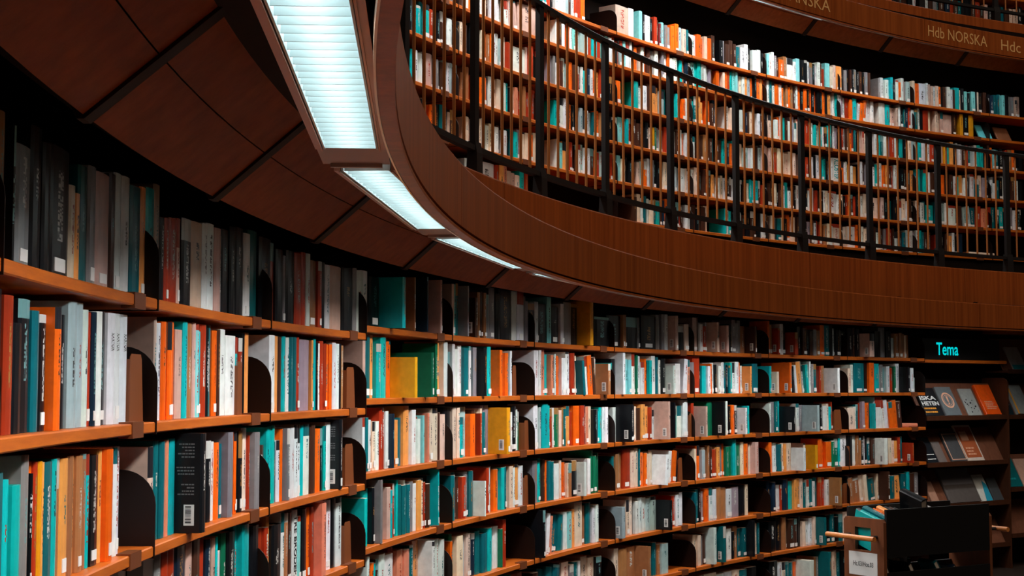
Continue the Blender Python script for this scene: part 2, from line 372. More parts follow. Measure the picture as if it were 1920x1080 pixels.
PA = [165.55, 160.95, 156.5, 151.92, 147.3, 142.63, 137.95, 133.17, 128.4, 123.7, 119.0]
railing('railing', 12.25, 1.19, 2.165, 1.055, PA, 6, 'black iron gallery railing with thin bronze bars, curving in front of the upper bookcases')
railing('railing', 13.60, 4.02, 4.98, 3.88, [126.5-4.65*i for i in range(6)], 6, 'black iron railing of the topmost gallery, at the upper right edge')

# ---------------------------------------------------------------- lettering on the gallery fascia
def islands(vs, fs):
    """split glyph geometry into letters: connected pieces that overlap in x belong together"""
    par = list(range(len(vs)))
    def find(a):
        while par[a] != a: par[a] = par[par[a]]; a = par[a]
        return a
    for f in fs:
        for q in f[1:]: par[find(q)] = find(f[0])
    sets = {}
    for f in fs: sets.setdefault(find(f[0]), []).append(f)
    it = sorted(([min(vs[q].x for f in g for q in f), max(vs[q].x for f in g for q in f), g] for g in sets.values()), key=lambda t: t[0])
    out = []
    for a, b_, g in it:
        if out and a < out[-1][1]-0.3*(b_-a): out[-1][1] = max(out[-1][1], b_); out[-1][2] += g
        else: out.append([a, b_, list(g)])
    return [g for a, b_, g in out]
def lettering(parent, s, m, place, bold=0.0, name='letter'):
    """place: function of (u, v) in 0..1 across the whole text -> point in the parent's space"""
    vs, fs, x0, x1, y0, y1 = text_geo(s, bold)
    for g in islands(vs, fs):
        b = MB(); ids = sorted({q for f in g for q in f}); mp = {q: k for k, q in enumerate(ids)}
        b.add([place((vs[q].x-x0)/(x1-x0), (vs[q].y-y0)/(y1-y0)) for q in ids], [tuple(mp[q] for q in f) for f in g]); b.build(name, m, parent)
def fascia_text(s, r, az0, az1, z0, z1, label):
    off = pol(r, (az0+az1)/2, z0); e = empty('sign', off, 0, label, 'sign')
    lettering(e, s, M['gold'], lambda u, v: pol(r-0.0025, az0+(az1-az0)*u, z0+(z1-z0)*v)-off)
fascia_text('Hca DANSKA', 12.95, 135.9, 131.05, 3.392, 3.500, 'gold lettering Hca DANSKA on the upper wooden fascia')
fascia_text('Hdb NORSKA', 12.95, 124.65, 120.85, 3.392, 3.500, 'gold lettering Hdb NORSKA on the upper wooden fascia')
fascia_text('Hdc ISLÄNDSKA', 12.95, 119.95, 114.4, 3.385, 3.520, 'gold lettering Hdc IS at the right edge on the upper wooden fascia')

# ---------------------------------------------------------------- books
PAL = dict(W=(.74, .79, .79), w=(.82, .63, .49), P=(.60, .40, .33), G=(.22, .21, .22), g=(.36, .48, .49), K=(.006, .007, .009), D=(.06, .022, .013), B=(.38, .155, .06),
 O=(.88, .135, .008), R=(.40, .035, .010), M=(.17, .016, .016), T=(.004, .46, .47), t=(.003, .125, .15), N=(.008, .022, .045), E=(.006, .16, .075), Y=(.74, .32, .010), A=(.90, .35, .085), L=(.30, .235, .29), C=(.23, .66, .67), S=(.74, .24, .14))
CN = dict(W='white', w='cream', P='pink', G='grey', g='sage', K='black', D='brown', B='tan', O='orange', R='red', M='maroon', T='turquoise', t='dark teal', N='navy', E='green', Y='yellow', A='apricot', L='mauve', C='pale aqua', S='salmon')
def jitter(c, k=0.12):
    f = 1+random.uniform(-k, k)*1.3
    return tuple(max(0.004, min(0.95, x*f*(1+random.uniform(-k, k)*0.5))) for x in c)
def attrs(me, cols, tcols, sp, inf):
    a = me.attributes.new('col', 'FLOAT_COLOR', 'POINT'); a.data.foreach_set('color', [x for c in cols for x in (*c, 1)])
    a = me.attributes.new('tcol', 'FLOAT_COLOR', 'POINT'); a.data.foreach_set('color', [x for c in tcols for x in (*c, 1)])
    u = me.uv_layers.new(name='spine'); u.data.foreach_set('uv', [x for p in sp for x in p])
    u = me.uv_layers.new(name='info'); u.data.foreach_set('uv', [x for p in inf for x in p])
def title_col(c):
    lum = 0.3*c[0]+0.6*c[1]+0.1*c[2]
    if lum > 0.3: return random.choice([(.02, .02, .025), (.02, .02, .025), (.35, .04, .02), (.01, .13, .15)])
    return random.choice([(.6, .6, .57), (.5, .48, .44), (.35, .17, .05), (.15, .32, .33)])
def book_shape(T, h, D):
    """cover as one C-shaped shell with a rounded spine; local x across the spine, y into the shelf, z up"""
    e = min(0.006, T*0.22); bd = min(0.0025, T*0.15)
    prof = [(0, D), (0, e), (0.16*T, e*0.3), (0.5*T, 0), (0.84*T, e*0.3), (T, e), (T, D), (T-bd, D), (T-bd, e+bd), (bd, e+bd), (bd, D)]
    return prof, e, bd
def cover_mesh(name, T, h, D, col, rnd):
    prof, e, bd = book_shape(T, h, D); k = len(prof)
    vs = [(x, y, z) for z in (0, h) for x, y in prof]
    fs = [(j, (j+1) % k, k+(j+1) % k, k+j) for j in range(k)]
    fs += [(0, 1, 9, 10)[::-1], (1, 2, 3, 9)[::-1], (3, 4, 5, 8)[::-1], (3, 8, 9), (5, 6, 7, 8)[::-1]]
    fs += [tuple(i+k for i in f) for f in ((0, 1, 9, 10), (1, 2, 3, 9), (3, 4, 5, 8), (9, 8, 3)[::-1], (5, 6, 7, 8))]
    me = bpy.data.meshes.new(name); me.from_pydata(vs, [], fs); me.materials.append(M['book'])
    sp = []
    for p in me.polygons:
        spine = p.index in (1, 2, 3, 4)
        for vi in p.vertices: sp.append((max(-0.19, 0.5+(vs[vi][0]-T/2)/max(T, 0.034)*1.0) if T < 0.034 else 0.5+(vs[vi][0]/T-0.5)*min(T/0.034, 1.38), vs[vi][2]) if spine else (-1.0, vs[vi][2]))
    attrs(me, [col]*len(vs), [title_col(col)]*len(vs), sp, [(rnd, h)]*len(sp))
    me.update(); return me
ORD = ['top', 'second', 'third', 'fourth', 'fifth', 'sixth', 'seventh']
def place_name(row, az):
    if row[0] == 'L': return '%s left shelf' % ORD[int(row[1])]
    if row[0] == 'R':
        i = sum(1 for q in SEAMS[4:11] if az < q); return '%s shelf, %s middle bay' % (ORD[int(row[1])], GB[i].replace('leftmost', 'first'))
    return '%s gallery shelf' % ORD[int(row[1])]
RAD = dict(L=RS, R=RS, U=RG, V=RT); ZZ = dict(L=ZL, R=ZR, U=ZU, V=[4.22])
BOOKS = {
'L0': '183336,442,267,-6,B* 182929,93,255,-3,K* 182883,944,225,0,G* 182440,698,276,0,K* 182112,500,254,3,K* 181877,1461,262,0,Kb* 181193,384,199,0,w* 181012,350,186,0,A* 180846,638,253,-3,t* 180546,570,260,0,G* 180278,1094,257,0,P* 179765,428,268,0,D* 179563,566,276,-3,W* 179297,622,278,0,W* 179004,864,264,3,t* 178599,508,273,0,A* 178360,706,278,2,T* 178028,525,297,0,P* 177736,336,219,0,K* 177576,339,221,3,R* 177415,793,227,3,R* 177043,348,234,0,P* 176831,921,240,3,K* 176399,1099,242,2,P* 175884,475,247,3,W* 175660,752,254,0,W* 175307,597,248,3,P* 175026,215,231,-3,G 174923,774,254,-3,K* 174560,558,270,2,K* 174297,908,276,0,K* 173871,689,265,2,W* 173548,991,283,-6,t* 173083,1307,272,2,K* 172472,538,266,-6,R* 172218,849,249,3,K* 171820,425,234,-3,G* 171619,926,258,0,K* 171185,810,256,2,R* 170805,500,265,0,R* 170569,439,266,3,W* 170362,1021,248,-6,B* 169884,382,250,3,R* 169703,449,250,0,K* 169491,647,245,0,W* 169187,1381,247,0,P* 168541,1399,251,3,K* 167886,466,259,2,G* 167666,945,254,0,W*',
'L1': '183395,526,256,-3,K* 183148,508,246,3,R* 182908,555,200,3,K* 182647,707,246,-3,K* 182315,412,229,2,t* 182120,456,223,2,K* 181905,372,239,21,O* 181374,449,231,-6,K* 181162,613,262,2,g* 180874,468,262,0,g* 180653,315,249,2,W* 180503,359,245,-3,R* 180333,281,247,2,N* 180200,409,250,3,W* 180006,543,254,-6,K* 179751,509,253,2,W* 179511,474,254,0,W* 179287,481,254,3,W* 177833,186,262,-6,P* 177743,284,249,-3,W* 177608,335,253,2,O* 177449,289,255,-6,O* 177312,340,255,0,O* 177151,343,258,-6,O* 176988,599,238,0,P* 176706,402,262,3,T* 176516,509,260,0,B* 176276,254,262,3,P* 176155,360,262,3,C* 175985,152,240,0,T 175911,577,262,2,R* 175639,208,253,2,K 175540,478,262,-6,t* 175314,428,249,0,O* 175112,267,253,2,D* 174985,711,257,-3,W* 174651,1002,240,0,W* 174155,277,237,-6,T* 174023,336,237,0,R* 173864,223,253,0,K 173757,339,255,2,A* 172502,594,258,3,W* 172222,478,257,-3,A* 171997,420,255,-3,D* 171798,361,258,0,T* 171627,117,239,-6,S 171570,302,256,0,W 171427,365,259,2,t* 171254,429,260,2,t* 171051,306,262,2,R 170906,1446,255,-6,L* 170229,185,255,2,A 170140,314,262,3,T 169991,315,249,2,K 169842,187,246,0,W 169752,446,255,0,R* 169542,318,248,3,R 169391,450,246,-6,O* 169179,321,247,0,O 169026,388,254,2,W* 168843,389,251,2,W* 168659,258,252,2,K 168536,392,247,-3,B*',
'L2': '183394,926,236,-3,t* 182960,347,222,-6,T* 182796,452,209,3,T* 182583,403,261,5,G* 182317,130,225,3,K* 182254,200,245,-6,O* 182158,202,244,0,R* 182061,204,244,3,Y* 181963,100,242,3,A 181914,638,241,3,t* 181614,323,244,2,T* 181461,327,244,-3,B* 181306,521,242,0,A* 181060,377,244,0,B* 180882,188,241,-6,A* 180791,386,243,3,B* 180609,351,244,0,B* 180442,195,243,0,T* 180349,686,237,2,K* 180026,284,249,0,A* 179891,426,246,14,O* 179458,339,247,0,W* 179297,343,248,-6,W* 178014,419,237,-3,w* 177817,424,249,-3,t* 177616,428,247,2,t* 177414,335,249,2,S* 177255,685,251,0,T* 176934,480,262,70,Kb* 175544,420,232,2,K* 175346,424,227,-3,W* 175145,428,224,0,O* 174943,376,219,-3,t* 174765,447,251,19,G* 174250,218,248,3,O 174145,388,252,-6,K* 173961,334,251,0,K* 173803,508,258,-3,w* 173564,109,235,3,R 173510,469,242,24,Gb* 172916,642,197,-6,D* 172614,231,253,3,T 172503,292,256,0,T* 172365,353,259,3,T* 172198,294,204,-3,N 172058,356,207,2,W 171889,297,243,2,O 171748,246,245,19,G* 171349,487,245,2,W* 171120,366,253,2,W* 170946,430,254,-3,W* 170743,307,249,0,T 170597,687,254,0,W* 170275,629,248,3,D* 169979,569,233,3,O* 169711,444,233,-3,K* 169502,252,241,3,T 169381,642,253,0,W* 169080,332,262,36,Kb*',
'L3': '179602,1719,262,-3,K 178799,2281,262,0,K 177734,612,262,0,G 177446,574,262,2,R 177176,631,262,0,R 176879,994,262,0,N* 176413,605,262,2,P 176129,821,262,0,D* 175743,466,260,-3,R 175524,524,253,3,N 175277,101,253,-6,B 175227,315,250,2,P 175078,155,251,3,T 175003,644,204,-6,W 174700,487,253,-3,E 174470,826,250,0,K* 174083,330,262,-6,T 173926,700,262,13,T* 173264,863,244,-3,K* 172860,462,231,-6,R 172642,406,228,3,R 172449,349,262,-6,A 172284,1071,226,3,K* 171782,357,261,3,W 171613,481,255,0,B* 171386,607,252,-6,D* 171101,550,256,-3,W* 170842,304,230,0,C 170698,681,252,0,K* 170378,308,254,0,O 170231,499,255,2,R* 169996,453,262,34,S* 169282,705,262,-6,W* 168951,449,262,-6,K* 168739,714,262,0,W*',
'R0': '167099,817,230,-20,W* 166715,1309,212,-12,K* 166103,362,217,93,T* 164661,145,239,40,B* 164062,147,249,56,N* 163256,222,247,61,P* 161722,363,252,0,P 161550,290,254,-6,T 161413,365,259,-6,t 161240,150,248,42,G* 160651,302,199,37,Db* 160058,370,235,0,B 159883,295,239,0,D 159743,371,235,8,B 159567,447,229,3,G 159356,826,267,3,G* 158969,601,242,8,K 158686,1824,266,0,Kb* 157834,683,267,3,W* 157513,915,274,8,W* 157083,302,250,6,G 156940,379,224,6,G 156761,998,216,3,K* 156293,536,230,3,W 156041,1468,223,-12,Kb* 155354,617,266,-6,C 155064,1164,218,-12,Kb* 154519,463,237,3,W 154300,1091,251,0,G* 153790,1172,247,-12,K* 153241,478,268,74,Y* 152250,2210,183,6,Kb* 151218,2059,203,-12,K* 150256,233,214,6,B 150145,233,215,6,B 150034,1747,202,0,Kb* 149217,313,204,3,G 149068,313,195,-12,G 148920,2072,224,0,Kb* 147952,474,217,6,G 147728,474,236,-20,W 147504,475,239,0,G 147280,475,242,0,W 147056,403,233,57,Pb* 146347,797,170,0,K 145973,636,186,8,w 145673,717,196,-12,D 145337,637,237,0,P 145037,315,242,-6,D 144888,476,195,6,W 144663,637,183,0,R 144363,235,211,-12,W 144251,324,211,73,Pb* 143464,323,194,61,Pb* 142789,316,211,8,K 142640,557,243,6,G 142377,557,220,0,G 142115,477,242,-12,G 141890,638,202,-12,B 141590,243,199,76,Db* 140017,316,255,-6,O 139867,316,224,-6,B 139717,322,201,47,Rb* 139193,476,237,0,W 138969,476,224,-12,K 138744,484,173,76,Rb* 137922,636,224,-12,K 137623,555,216,6,D 137361,555,206,-6,K 137100,475,193,0,D 136876,474,210,3,G 136652,554,203,0,B 136391,634,247,0,O 136093,714,249,0,t 135758,713,249,-12,K 135423,313,227,-20,W 135274,553,217,3,K 135014,154,217,-6,G 134940,951,208,-20,K 134494,791,235,3,K 134123,312,240,0,D 133975,631,231,6,K 133678,700,193,102,Pb* 132568,787,220,0,K 132199,944,256,-20,G 131756,706,224,-6,K 131425,468,169,-12,W 131204,547,206,0,B 130947,467,213,8,B 130726,467,207,-6,B 130506,230,194,-6,w 130396,545,199,-20,B',
'R1': '167228,334,262,0,P 167070,746,262,-6,t* 166720,475,262,-12,A* 166496,615,227,6,T* 166206,687,256,3,T* 165883,482,240,-20,T* 165656,343,244,-12,O 165494,414,250,-20,O 165298,292,175,93,Y* 163910,294,204,69,E* 162869,285,253,8,E 162734,431,255,0,A 162530,432,262,-20,A 162326,506,262,8,W* 162088,361,253,-20,K 161917,509,217,-12,K 161677,362,256,0,W 161506,659,232,-12,W* 161196,513,252,-12,W 160954,588,241,3,t* 160678,292,230,6,W 160539,218,250,-6,T 160435,517,245,8,G 160191,379,244,46,K* 159458,521,256,3,T 159212,220,228,-12,T 159106,306,239,45,O* 158436,374,224,-20,w 158259,451,228,3,O 158047,223,206,-6,t 157940,299,241,3,W 156333,611,252,3,W 156045,381,253,6,W 155865,381,235,0,S 155685,459,259,-12,S 155468,537,233,-20,T 155215,382,230,6,S 155034,150,221,0,K 154962,227,237,3,W 154853,383,227,0,O 154672,384,221,-12,O 154490,540,216,6,W 154236,541,253,6,W 153981,229,228,-6,w 153872,229,234,-20,W 153763,621,249,-6,R 153471,308,232,-12,w 153325,316,208,38,t%* 152776,309,234,0,W% 152629,624,244,6,O% 152336,388,232,8,D% 152152,231,230,-12,P 152042,231,218,-20,W 151932,319,189,69,Bb* 151085,232,198,0,T 150974,628,223,-6,K 150679,319,262,48,W* 150051,312,224,0,C 149903,471,222,8,C 149680,471,262,6,W 149458,312,246,-20,W 149310,233,253,3,E 149198,472,248,-6,W 148976,552,211,0,W 148716,233,232,0,O 148604,393,214,-12,D 148419,393,224,6,T 148233,553,252,0,W 147972,473,246,0,t 147749,314,227,0,W 147600,554,237,8,K 147339,322,192,68,Wb* 146557,715,208,0,W 146221,234,214,-20,K 146109,635,245,6,W/ 145810,475,236,6,S 145586,716,221,0,G 145250,1037,262,-12,R* 144764,235,222,-20,K 144652,636,197,-6,T 144352,395,196,8,W 144165,235,212,6,O 144053,556,219,-12,W 143791,396,206,-6,K 143604,396,198,8,W 143417,396,224,8,W 143230,396,220,0,t 143043,315,206,0,K 142893,315,202,8,t 142744,315,224,0,T 142594,315,225,3,W 142444,556,231,8,W 142182,315,227,0,O 142032,396,204,-6,W 141845,242,199,62,Ab* 141209,797,222,3,tb 140835,315,198,-12,T 140012,315,205,6,T 139862,322,163,51,wb* 139302,323,233,93,Ob* 138405,555,209,-6,K 138144,315,220,0,W% 137994,635,251,0,A% 137696,314,251,-12,G% 137547,314,219,-20,W% 137397,394,228,6,T% 137211,234,249,3,W 137099,394,230,6,G 136913,474,230,0,t 136689,314,196,-20,W 136540,314,212,8,R 136391,394,217,8,B 136205,321,198,132,Wb* 134533,472,200,6,w 134311,392,230,0,W 134126,1504,244,6,tb* 133422,867,246,-20,Kb 133016,707,251,3,O 132683,628,243,8,T 132388,231,227,-6,W 132278,469,234,0,G 132056,389,206,-20,T 131872,468,222,8,W 131651,389,206,8,R 131467,231,211,-12,B 131357,310,222,8,E 131210,546,246,0,W 130953,237,218,90,K* 130219,466,211,8,W 130000,544,129,-20,g',
'R2': '167135,265,221,-6,W 167009,266,221,0,t 166882,335,211,0,W 166723,199,212,-20,A 166628,268,202,0,w 166500,406,203,6,W 166308,407,259,6,R 166116,409,258,0,R 165923,410,243,6,W 165729,210,232,22,N* 165340,554,204,0,A 165079,697,211,-12,t* 164751,701,262,0,A* 164422,207,241,-20,R 164323,491,243,8,W* 164092,350,212,-12,W 163926,351,201,6,W 163759,209,210,-20,O 163659,209,217,8,C 163559,497,201,-20,T 163325,210,226,6,S 163224,427,227,6,w 163023,718,246,6,w* 162686,502,226,0,D 162449,650,217,0,w* 162144,1019,248,-12,Kb* 161666,508,246,0,w 161427,362,243,6,w 161255,585,199,3,T 160980,809,248,-20,g* 160601,663,212,8,O* 160289,441,230,-12,D 160081,218,218,-20,K 159976,218,212,8,R 159872,218,237,0,w 159767,443,217,3,t 159558,745,252,-12,L* 159208,463,239,92,Yb* 157905,222,210,3,W 157798,604,243,0,K 157514,376,225,-6,W 157336,529,212,-20,E 156337,610,250,0,W 156050,302,238,-20,w 155906,303,234,-6,g 155762,844,252,3,T* 155366,226,240,0,T 155258,381,220,0,R 155077,227,227,0,W 154969,693,225,0,E 154643,383,210,3,w 154462,305,226,0,B 154317,384,217,0,t 154136,462,232,0,A 153918,306,211,-20,W 153772,307,201,-12,R 153627,855,234,0,O* 153226,621,236,8,R 152934,229,238,0,N 152824,465,227,0,S 152605,623,228,-12,w 152312,623,209,6,K 152019,388,199,-6,T 151835,388,221,-6,T 151652,309,220,0,W 151505,389,222,8,W 150879,469,218,-6,W 150658,482,236,96,Kb* 149476,312,225,-12,K 149328,232,219,-12,w 149217,392,208,0,D 149032,551,232,8,A 148773,551,219,0,A 148513,472,213,8,R 148290,472,194,0,W 148068,242,251,106,Pb* 146952,240,241,28,Kb* 146580,474,196,-20,T 146357,634,218,-12,W 146058,714,257,0,W 145425,394,234,-6,R 145238,242,212,87,Pb* 144342,796,243,-6,E 143969,242,243,85,Kb* 143109,235,244,8,W 142997,475,230,-20,O 142773,315,206,-12,K 142623,475,216,-6,O 142399,475,212,-12,K 142175,242,193,58,Wb* 141577,235,205,6,T 140045,235,222,6,W 139933,555,232,0,G 139672,395,234,8,t 139485,475,239,-6,T 139261,242,195,116,Kb* 138216,474,216,8,W 137993,474,205,6,G 137769,322,205,143,gb* 136503,393,213,0,K 136318,632,196,6,W 136020,313,212,0,w 135872,393,189,0,T 135686,233,226,-6,R 134573,1107,174,3,w 134055,391,184,-12,W 133870,391,201,-20,t 133685,232,214,-20,R 133574,391,226,6,L 133389,549,215,8,O 133131,232,219,0,K 133020,159,208,46,T* 132615,1022,262,-6,W* 132136,389,240,0,W% 131952,626,243,-6,W% 131657,546,224,8,O% 131400,546,240,8,O% 131143,703,229,6,D%',
'R3': '167168,331,193,8,T 167011,604,228,-12,T* 166727,266,230,8,K 166600,208,260,35,G* 166026,407,216,-20,K 165833,478,218,8,P 165608,410,203,3,T 165414,203,230,0,R 165317,273,225,-20,R 165187,203,243,0,T 165089,414,221,3,t 164894,485,214,8,t 164665,205,236,-6,W 164567,417,214,6,t 164370,489,223,0,G 164139,420,213,0,W 163941,492,225,8,A 163708,422,230,0,w 163509,280,210,0,R 163376,496,201,6,D 163142,498,235,-12,K 162907,145,262,24,T* 161792,579,218,3,t 161519,508,230,-20,W 161280,288,207,-12,D 161143,583,205,8,R 160868,511,224,-6,G 160627,587,227,3,t 160351,151,175,63,W* 159519,368,230,6,R 159344,219,232,0,W 159239,444,234,-12,B 159030,596,217,3,O 158749,446,218,-20,G 158539,447,220,6,T 158328,297,222,3,t 158187,448,218,-20,t 157975,525,221,3,w 157728,222,212,3,W 157621,527,226,0,A 157373,604,218,3,W 156340,685,234,-6,G* 156018,379,224,-6,T 155839,379,243,-20,T 155660,302,236,-6,D 155516,226,230,-6,O 155408,380,224,6,t 155228,381,220,8,t 155048,769,205,6,W 154687,304,198,-20,D 154543,305,219,-6,w 154398,616,207,-12,O 154108,150,195,3,w 154036,461,199,6,B 153818,696,211,6,K 153491,315,199,55,Wb* 152763,464,213,8,W 152544,465,259,0,E 152325,465,226,3,E 152105,465,242,-6,E 150895,310,211,-12,t 150748,547,223,0,B 150490,468,229,-12,B 150269,1102,250,0,R* 149753,549,239,3,w 149495,549,251,3,w 149236,232,244,8,t 149125,550,218,0,O 148866,232,211,-20,D 148755,391,212,0,O 148570,471,206,0,w 148348,471,217,-12,w 148126,482,200,82,W/* 147124,473,217,-6,W/ 146901,632,219,0,O/ 146604,233,203,0,K/ 145338,314,215,6,w 145189,394,236,8,O 145003,394,228,-20,O 144816,474,203,8,g 144593,474,217,-20,W 144369,314,231,0,B 144220,314,219,3,D 144071,635,203,0,R 143772,475,215,6,A 143549,394,230,-20,G 143362,314,230,-20,G 143213,314,236,-20,O 143064,395,214,0,E 142877,475,216,-6,E 142653,555,262,6,T 142392,715,225,-6,E 142056,475,240,0,w 141832,555,227,3,O 141571,314,228,-12,D 141421,314,217,-12,w 141272,482,236,31,P* 140078,474,226,0,O 139854,474,199,6,W 139631,474,219,-20,W 139407,394,208,6,t 139221,314,214,0,w 139072,394,209,6,A 138885,394,210,8,w 138699,474,212,-6,w 138475,322,174,104,W* 137508,313,203,-20,w 137359,400,189,67,Y* 136653,632,232,0,O 136355,472,216,-20,O 136133,791,208,6,O 135762,472,214,8,E 135539,551,227,0,E 135280,312,232,6,T 135131,948,254,0,W 134650,709,245,8,K 134317,629,251,-6,W 134021,470,245,0,B 133800,311,224,3,B 133652,469,249,-6,K 133431,232,237,-12,W 133320,469,211,-20,K 133099,390,222,-20,t 132914,548,206,-6,D 132657,475,219,88,Wb* 131811,467,212,6,w 131590,467,191,0,w 131370,624,189,-12,A 131077,387,218,-6,R 130894,308,221,-12,t 130747,315,169,85,Rb*',
'R4': '167169,271,260,20,W 166761,400,222,6,O 166572,402,215,0,T 166382,267,228,0,D 166255,747,245,6,W 165904,1097,234,3,W 165390,619,250,-20,R 165099,761,234,0,S 164742,695,229,6,S 164415,487,243,6,t 164186,559,238,-20,t 163922,775,250,-20,A 163558,290,243,49,W* 162792,498,235,3,W 162557,644,227,8,W 161781,285,204,0,O 161645,432,235,-20,E 161441,873,219,6,w* 161031,582,210,-12,W 160757,584,218,0,w 160482,364,218,-20,W 160310,513,209,-12,N 160068,663,217,-12,t* 159757,739,199,0,t* 159410,592,220,3,T 159131,519,218,-20,W 158887,670,218,-12,W 158572,220,200,6,E 158467,446,246,8,R 158256,447,240,-12,W 156344,310,262,58,K* 155558,456,231,3,W/ 155342,302,214,6,S/ 155199,303,191,-6,R 155055,767,215,-20,t/ 154695,768,211,-6,t/ 154334,537,217,0,W 154081,693,216,0,C 153756,383,226,0,A 153574,1085,262,0,w* 153066,775,231,-20,B* 152702,698,245,-12,t 152374,386,212,0,W 152192,386,227,8,W 150911,477,195,59,gb* 150102,468,223,6,w 149882,468,243,3,w 149661,390,214,-12,D 149476,469,209,8,W 149255,707,228,0,W 148923,708,222,-12,W 148590,629,213,-12,g 148295,788,220,-6,g 147925,322,196,98,Kb* 146850,472,208,-6,R 146627,552,210,3,W 146367,472,224,0,W 145364,313,215,8,t 145215,313,229,0,t 145066,473,240,0,K 144843,393,212,-6,L 144657,633,229,6,O 144359,554,231,6,W 144098,554,218,8,W 143838,714,227,6,B 143502,794,220,0,B 143130,794,208,6,W 142757,1114,215,0,L* 142236,1034,224,-6,K* 141751,394,225,0,w 140112,554,235,-20,N 139851,474,221,0,N 139627,873,194,-20,Wb 139218,234,195,-12,R 139106,713,232,0,N 138771,793,217,-12,T 138399,393,227,8,A 138213,473,234,3,A 137990,553,230,0,w 137730,393,197,0,t 137544,393,217,8,W 137358,472,220,8,t 137136,393,201,8,W 136950,552,228,-12,t 136690,552,227,0,R 136430,472,223,-6,R 136208,551,203,6,W 135948,320,220,103,Bb* 134653,391,221,-12,K 134468,708,205,-6,B% 134136,945,201,-12,B% 133693,469,221,-12,w% 133472,469,222,8,w% 133251,626,207,-20,t% 132956,784,191,-20,t% 132588,310,221,-6,w 132441,316,239,83,D* 131707,624,193,3,t 131413,1016,200,-6,A% 130937,701,206,3,t 130608,465,219,6,T 130389,699,204,3,D 130061,777,207,-12,G',
'R5': '161295,1459,213,6,t 160612,1470,219,0,W 159924,1480,214,-6,O 159232,1490,206,8,K 158535,1499,218,-12,w 157834,1508,243,0,T 156419,758,215,3,D 156063,913,230,-20,t/ 155635,916,232,0,t/ 155205,919,234,6,t/ 154775,766,233,-20,D 154415,1000,224,-6,w 153946,615,202,3,G 153657,616,212,0,t 153367,383,212,0,W 153186,461,207,-20,t 152969,852,227,-20,w 152569,854,211,-12,w 152169,777,211,6,K 150927,623,233,3,w 150633,1176,221,8,B* 150083,1336,222,0,B* 149458,320,222,98,Bb* 148352,470,192,-20,t 148131,549,216,-12,t 147872,470,199,-6,B 147650,947,199,6,g 145389,472,217,-6,w 145166,472,211,8,w 144944,473,200,-6,G 144721,473,214,-6,D 144498,401,254,59,W* 143791,401,253,55,tb* 143122,713,221,3,W 142787,473,196,3,K 142564,633,230,-12,B 142266,473,211,-12,t 142043,553,212,8,t 141782,321,262,62,K* 141112,234,229,0,w 141001,314,233,8,t 140145,1032,227,0,K* 139661,872,251,-6,K 139252,553,245,6,B 138992,473,240,-20,w 138769,792,225,3,D 138398,472,222,0,D 138175,791,234,-20,K 137803,472,193,0,w 137581,552,189,-12,W 137321,472,213,-6,W 137098,392,223,8,w 136913,319,215,82,tb* 136135,550,220,-6,K 135876,550,224,3,t 135617,550,201,8,K 135358,629,219,8,t 135062,787,233,8,w 134324,1577,223,3,K* 133587,1574,222,-6,B* 132851,1571,194,-20,K* 132117,1567,202,-20,W* 131384,1564,217,3,t*',
'R6': '145378,1347,226,3,t 144747,1827,229,8,w 143894,1349,209,-6,W 143262,1031,215,3,W 142779,1031,215,8,w 142296,1111,210,8,t 141776,1590,214,0,K 140178,1190,227,6,K 139621,632,213,8,W 139324,552,207,6,w 139064,552,207,3,t 138804,552,195,3,t 138544,631,195,-6,O 138248,641,208,117,W* 137024,312,203,0,B 136876,312,203,0,G 136728,319,244,96,t* 135841,470,225,6,w 135619,470,233,-12,w 135397,628,212,-20,t 135102,786,221,-6,K',
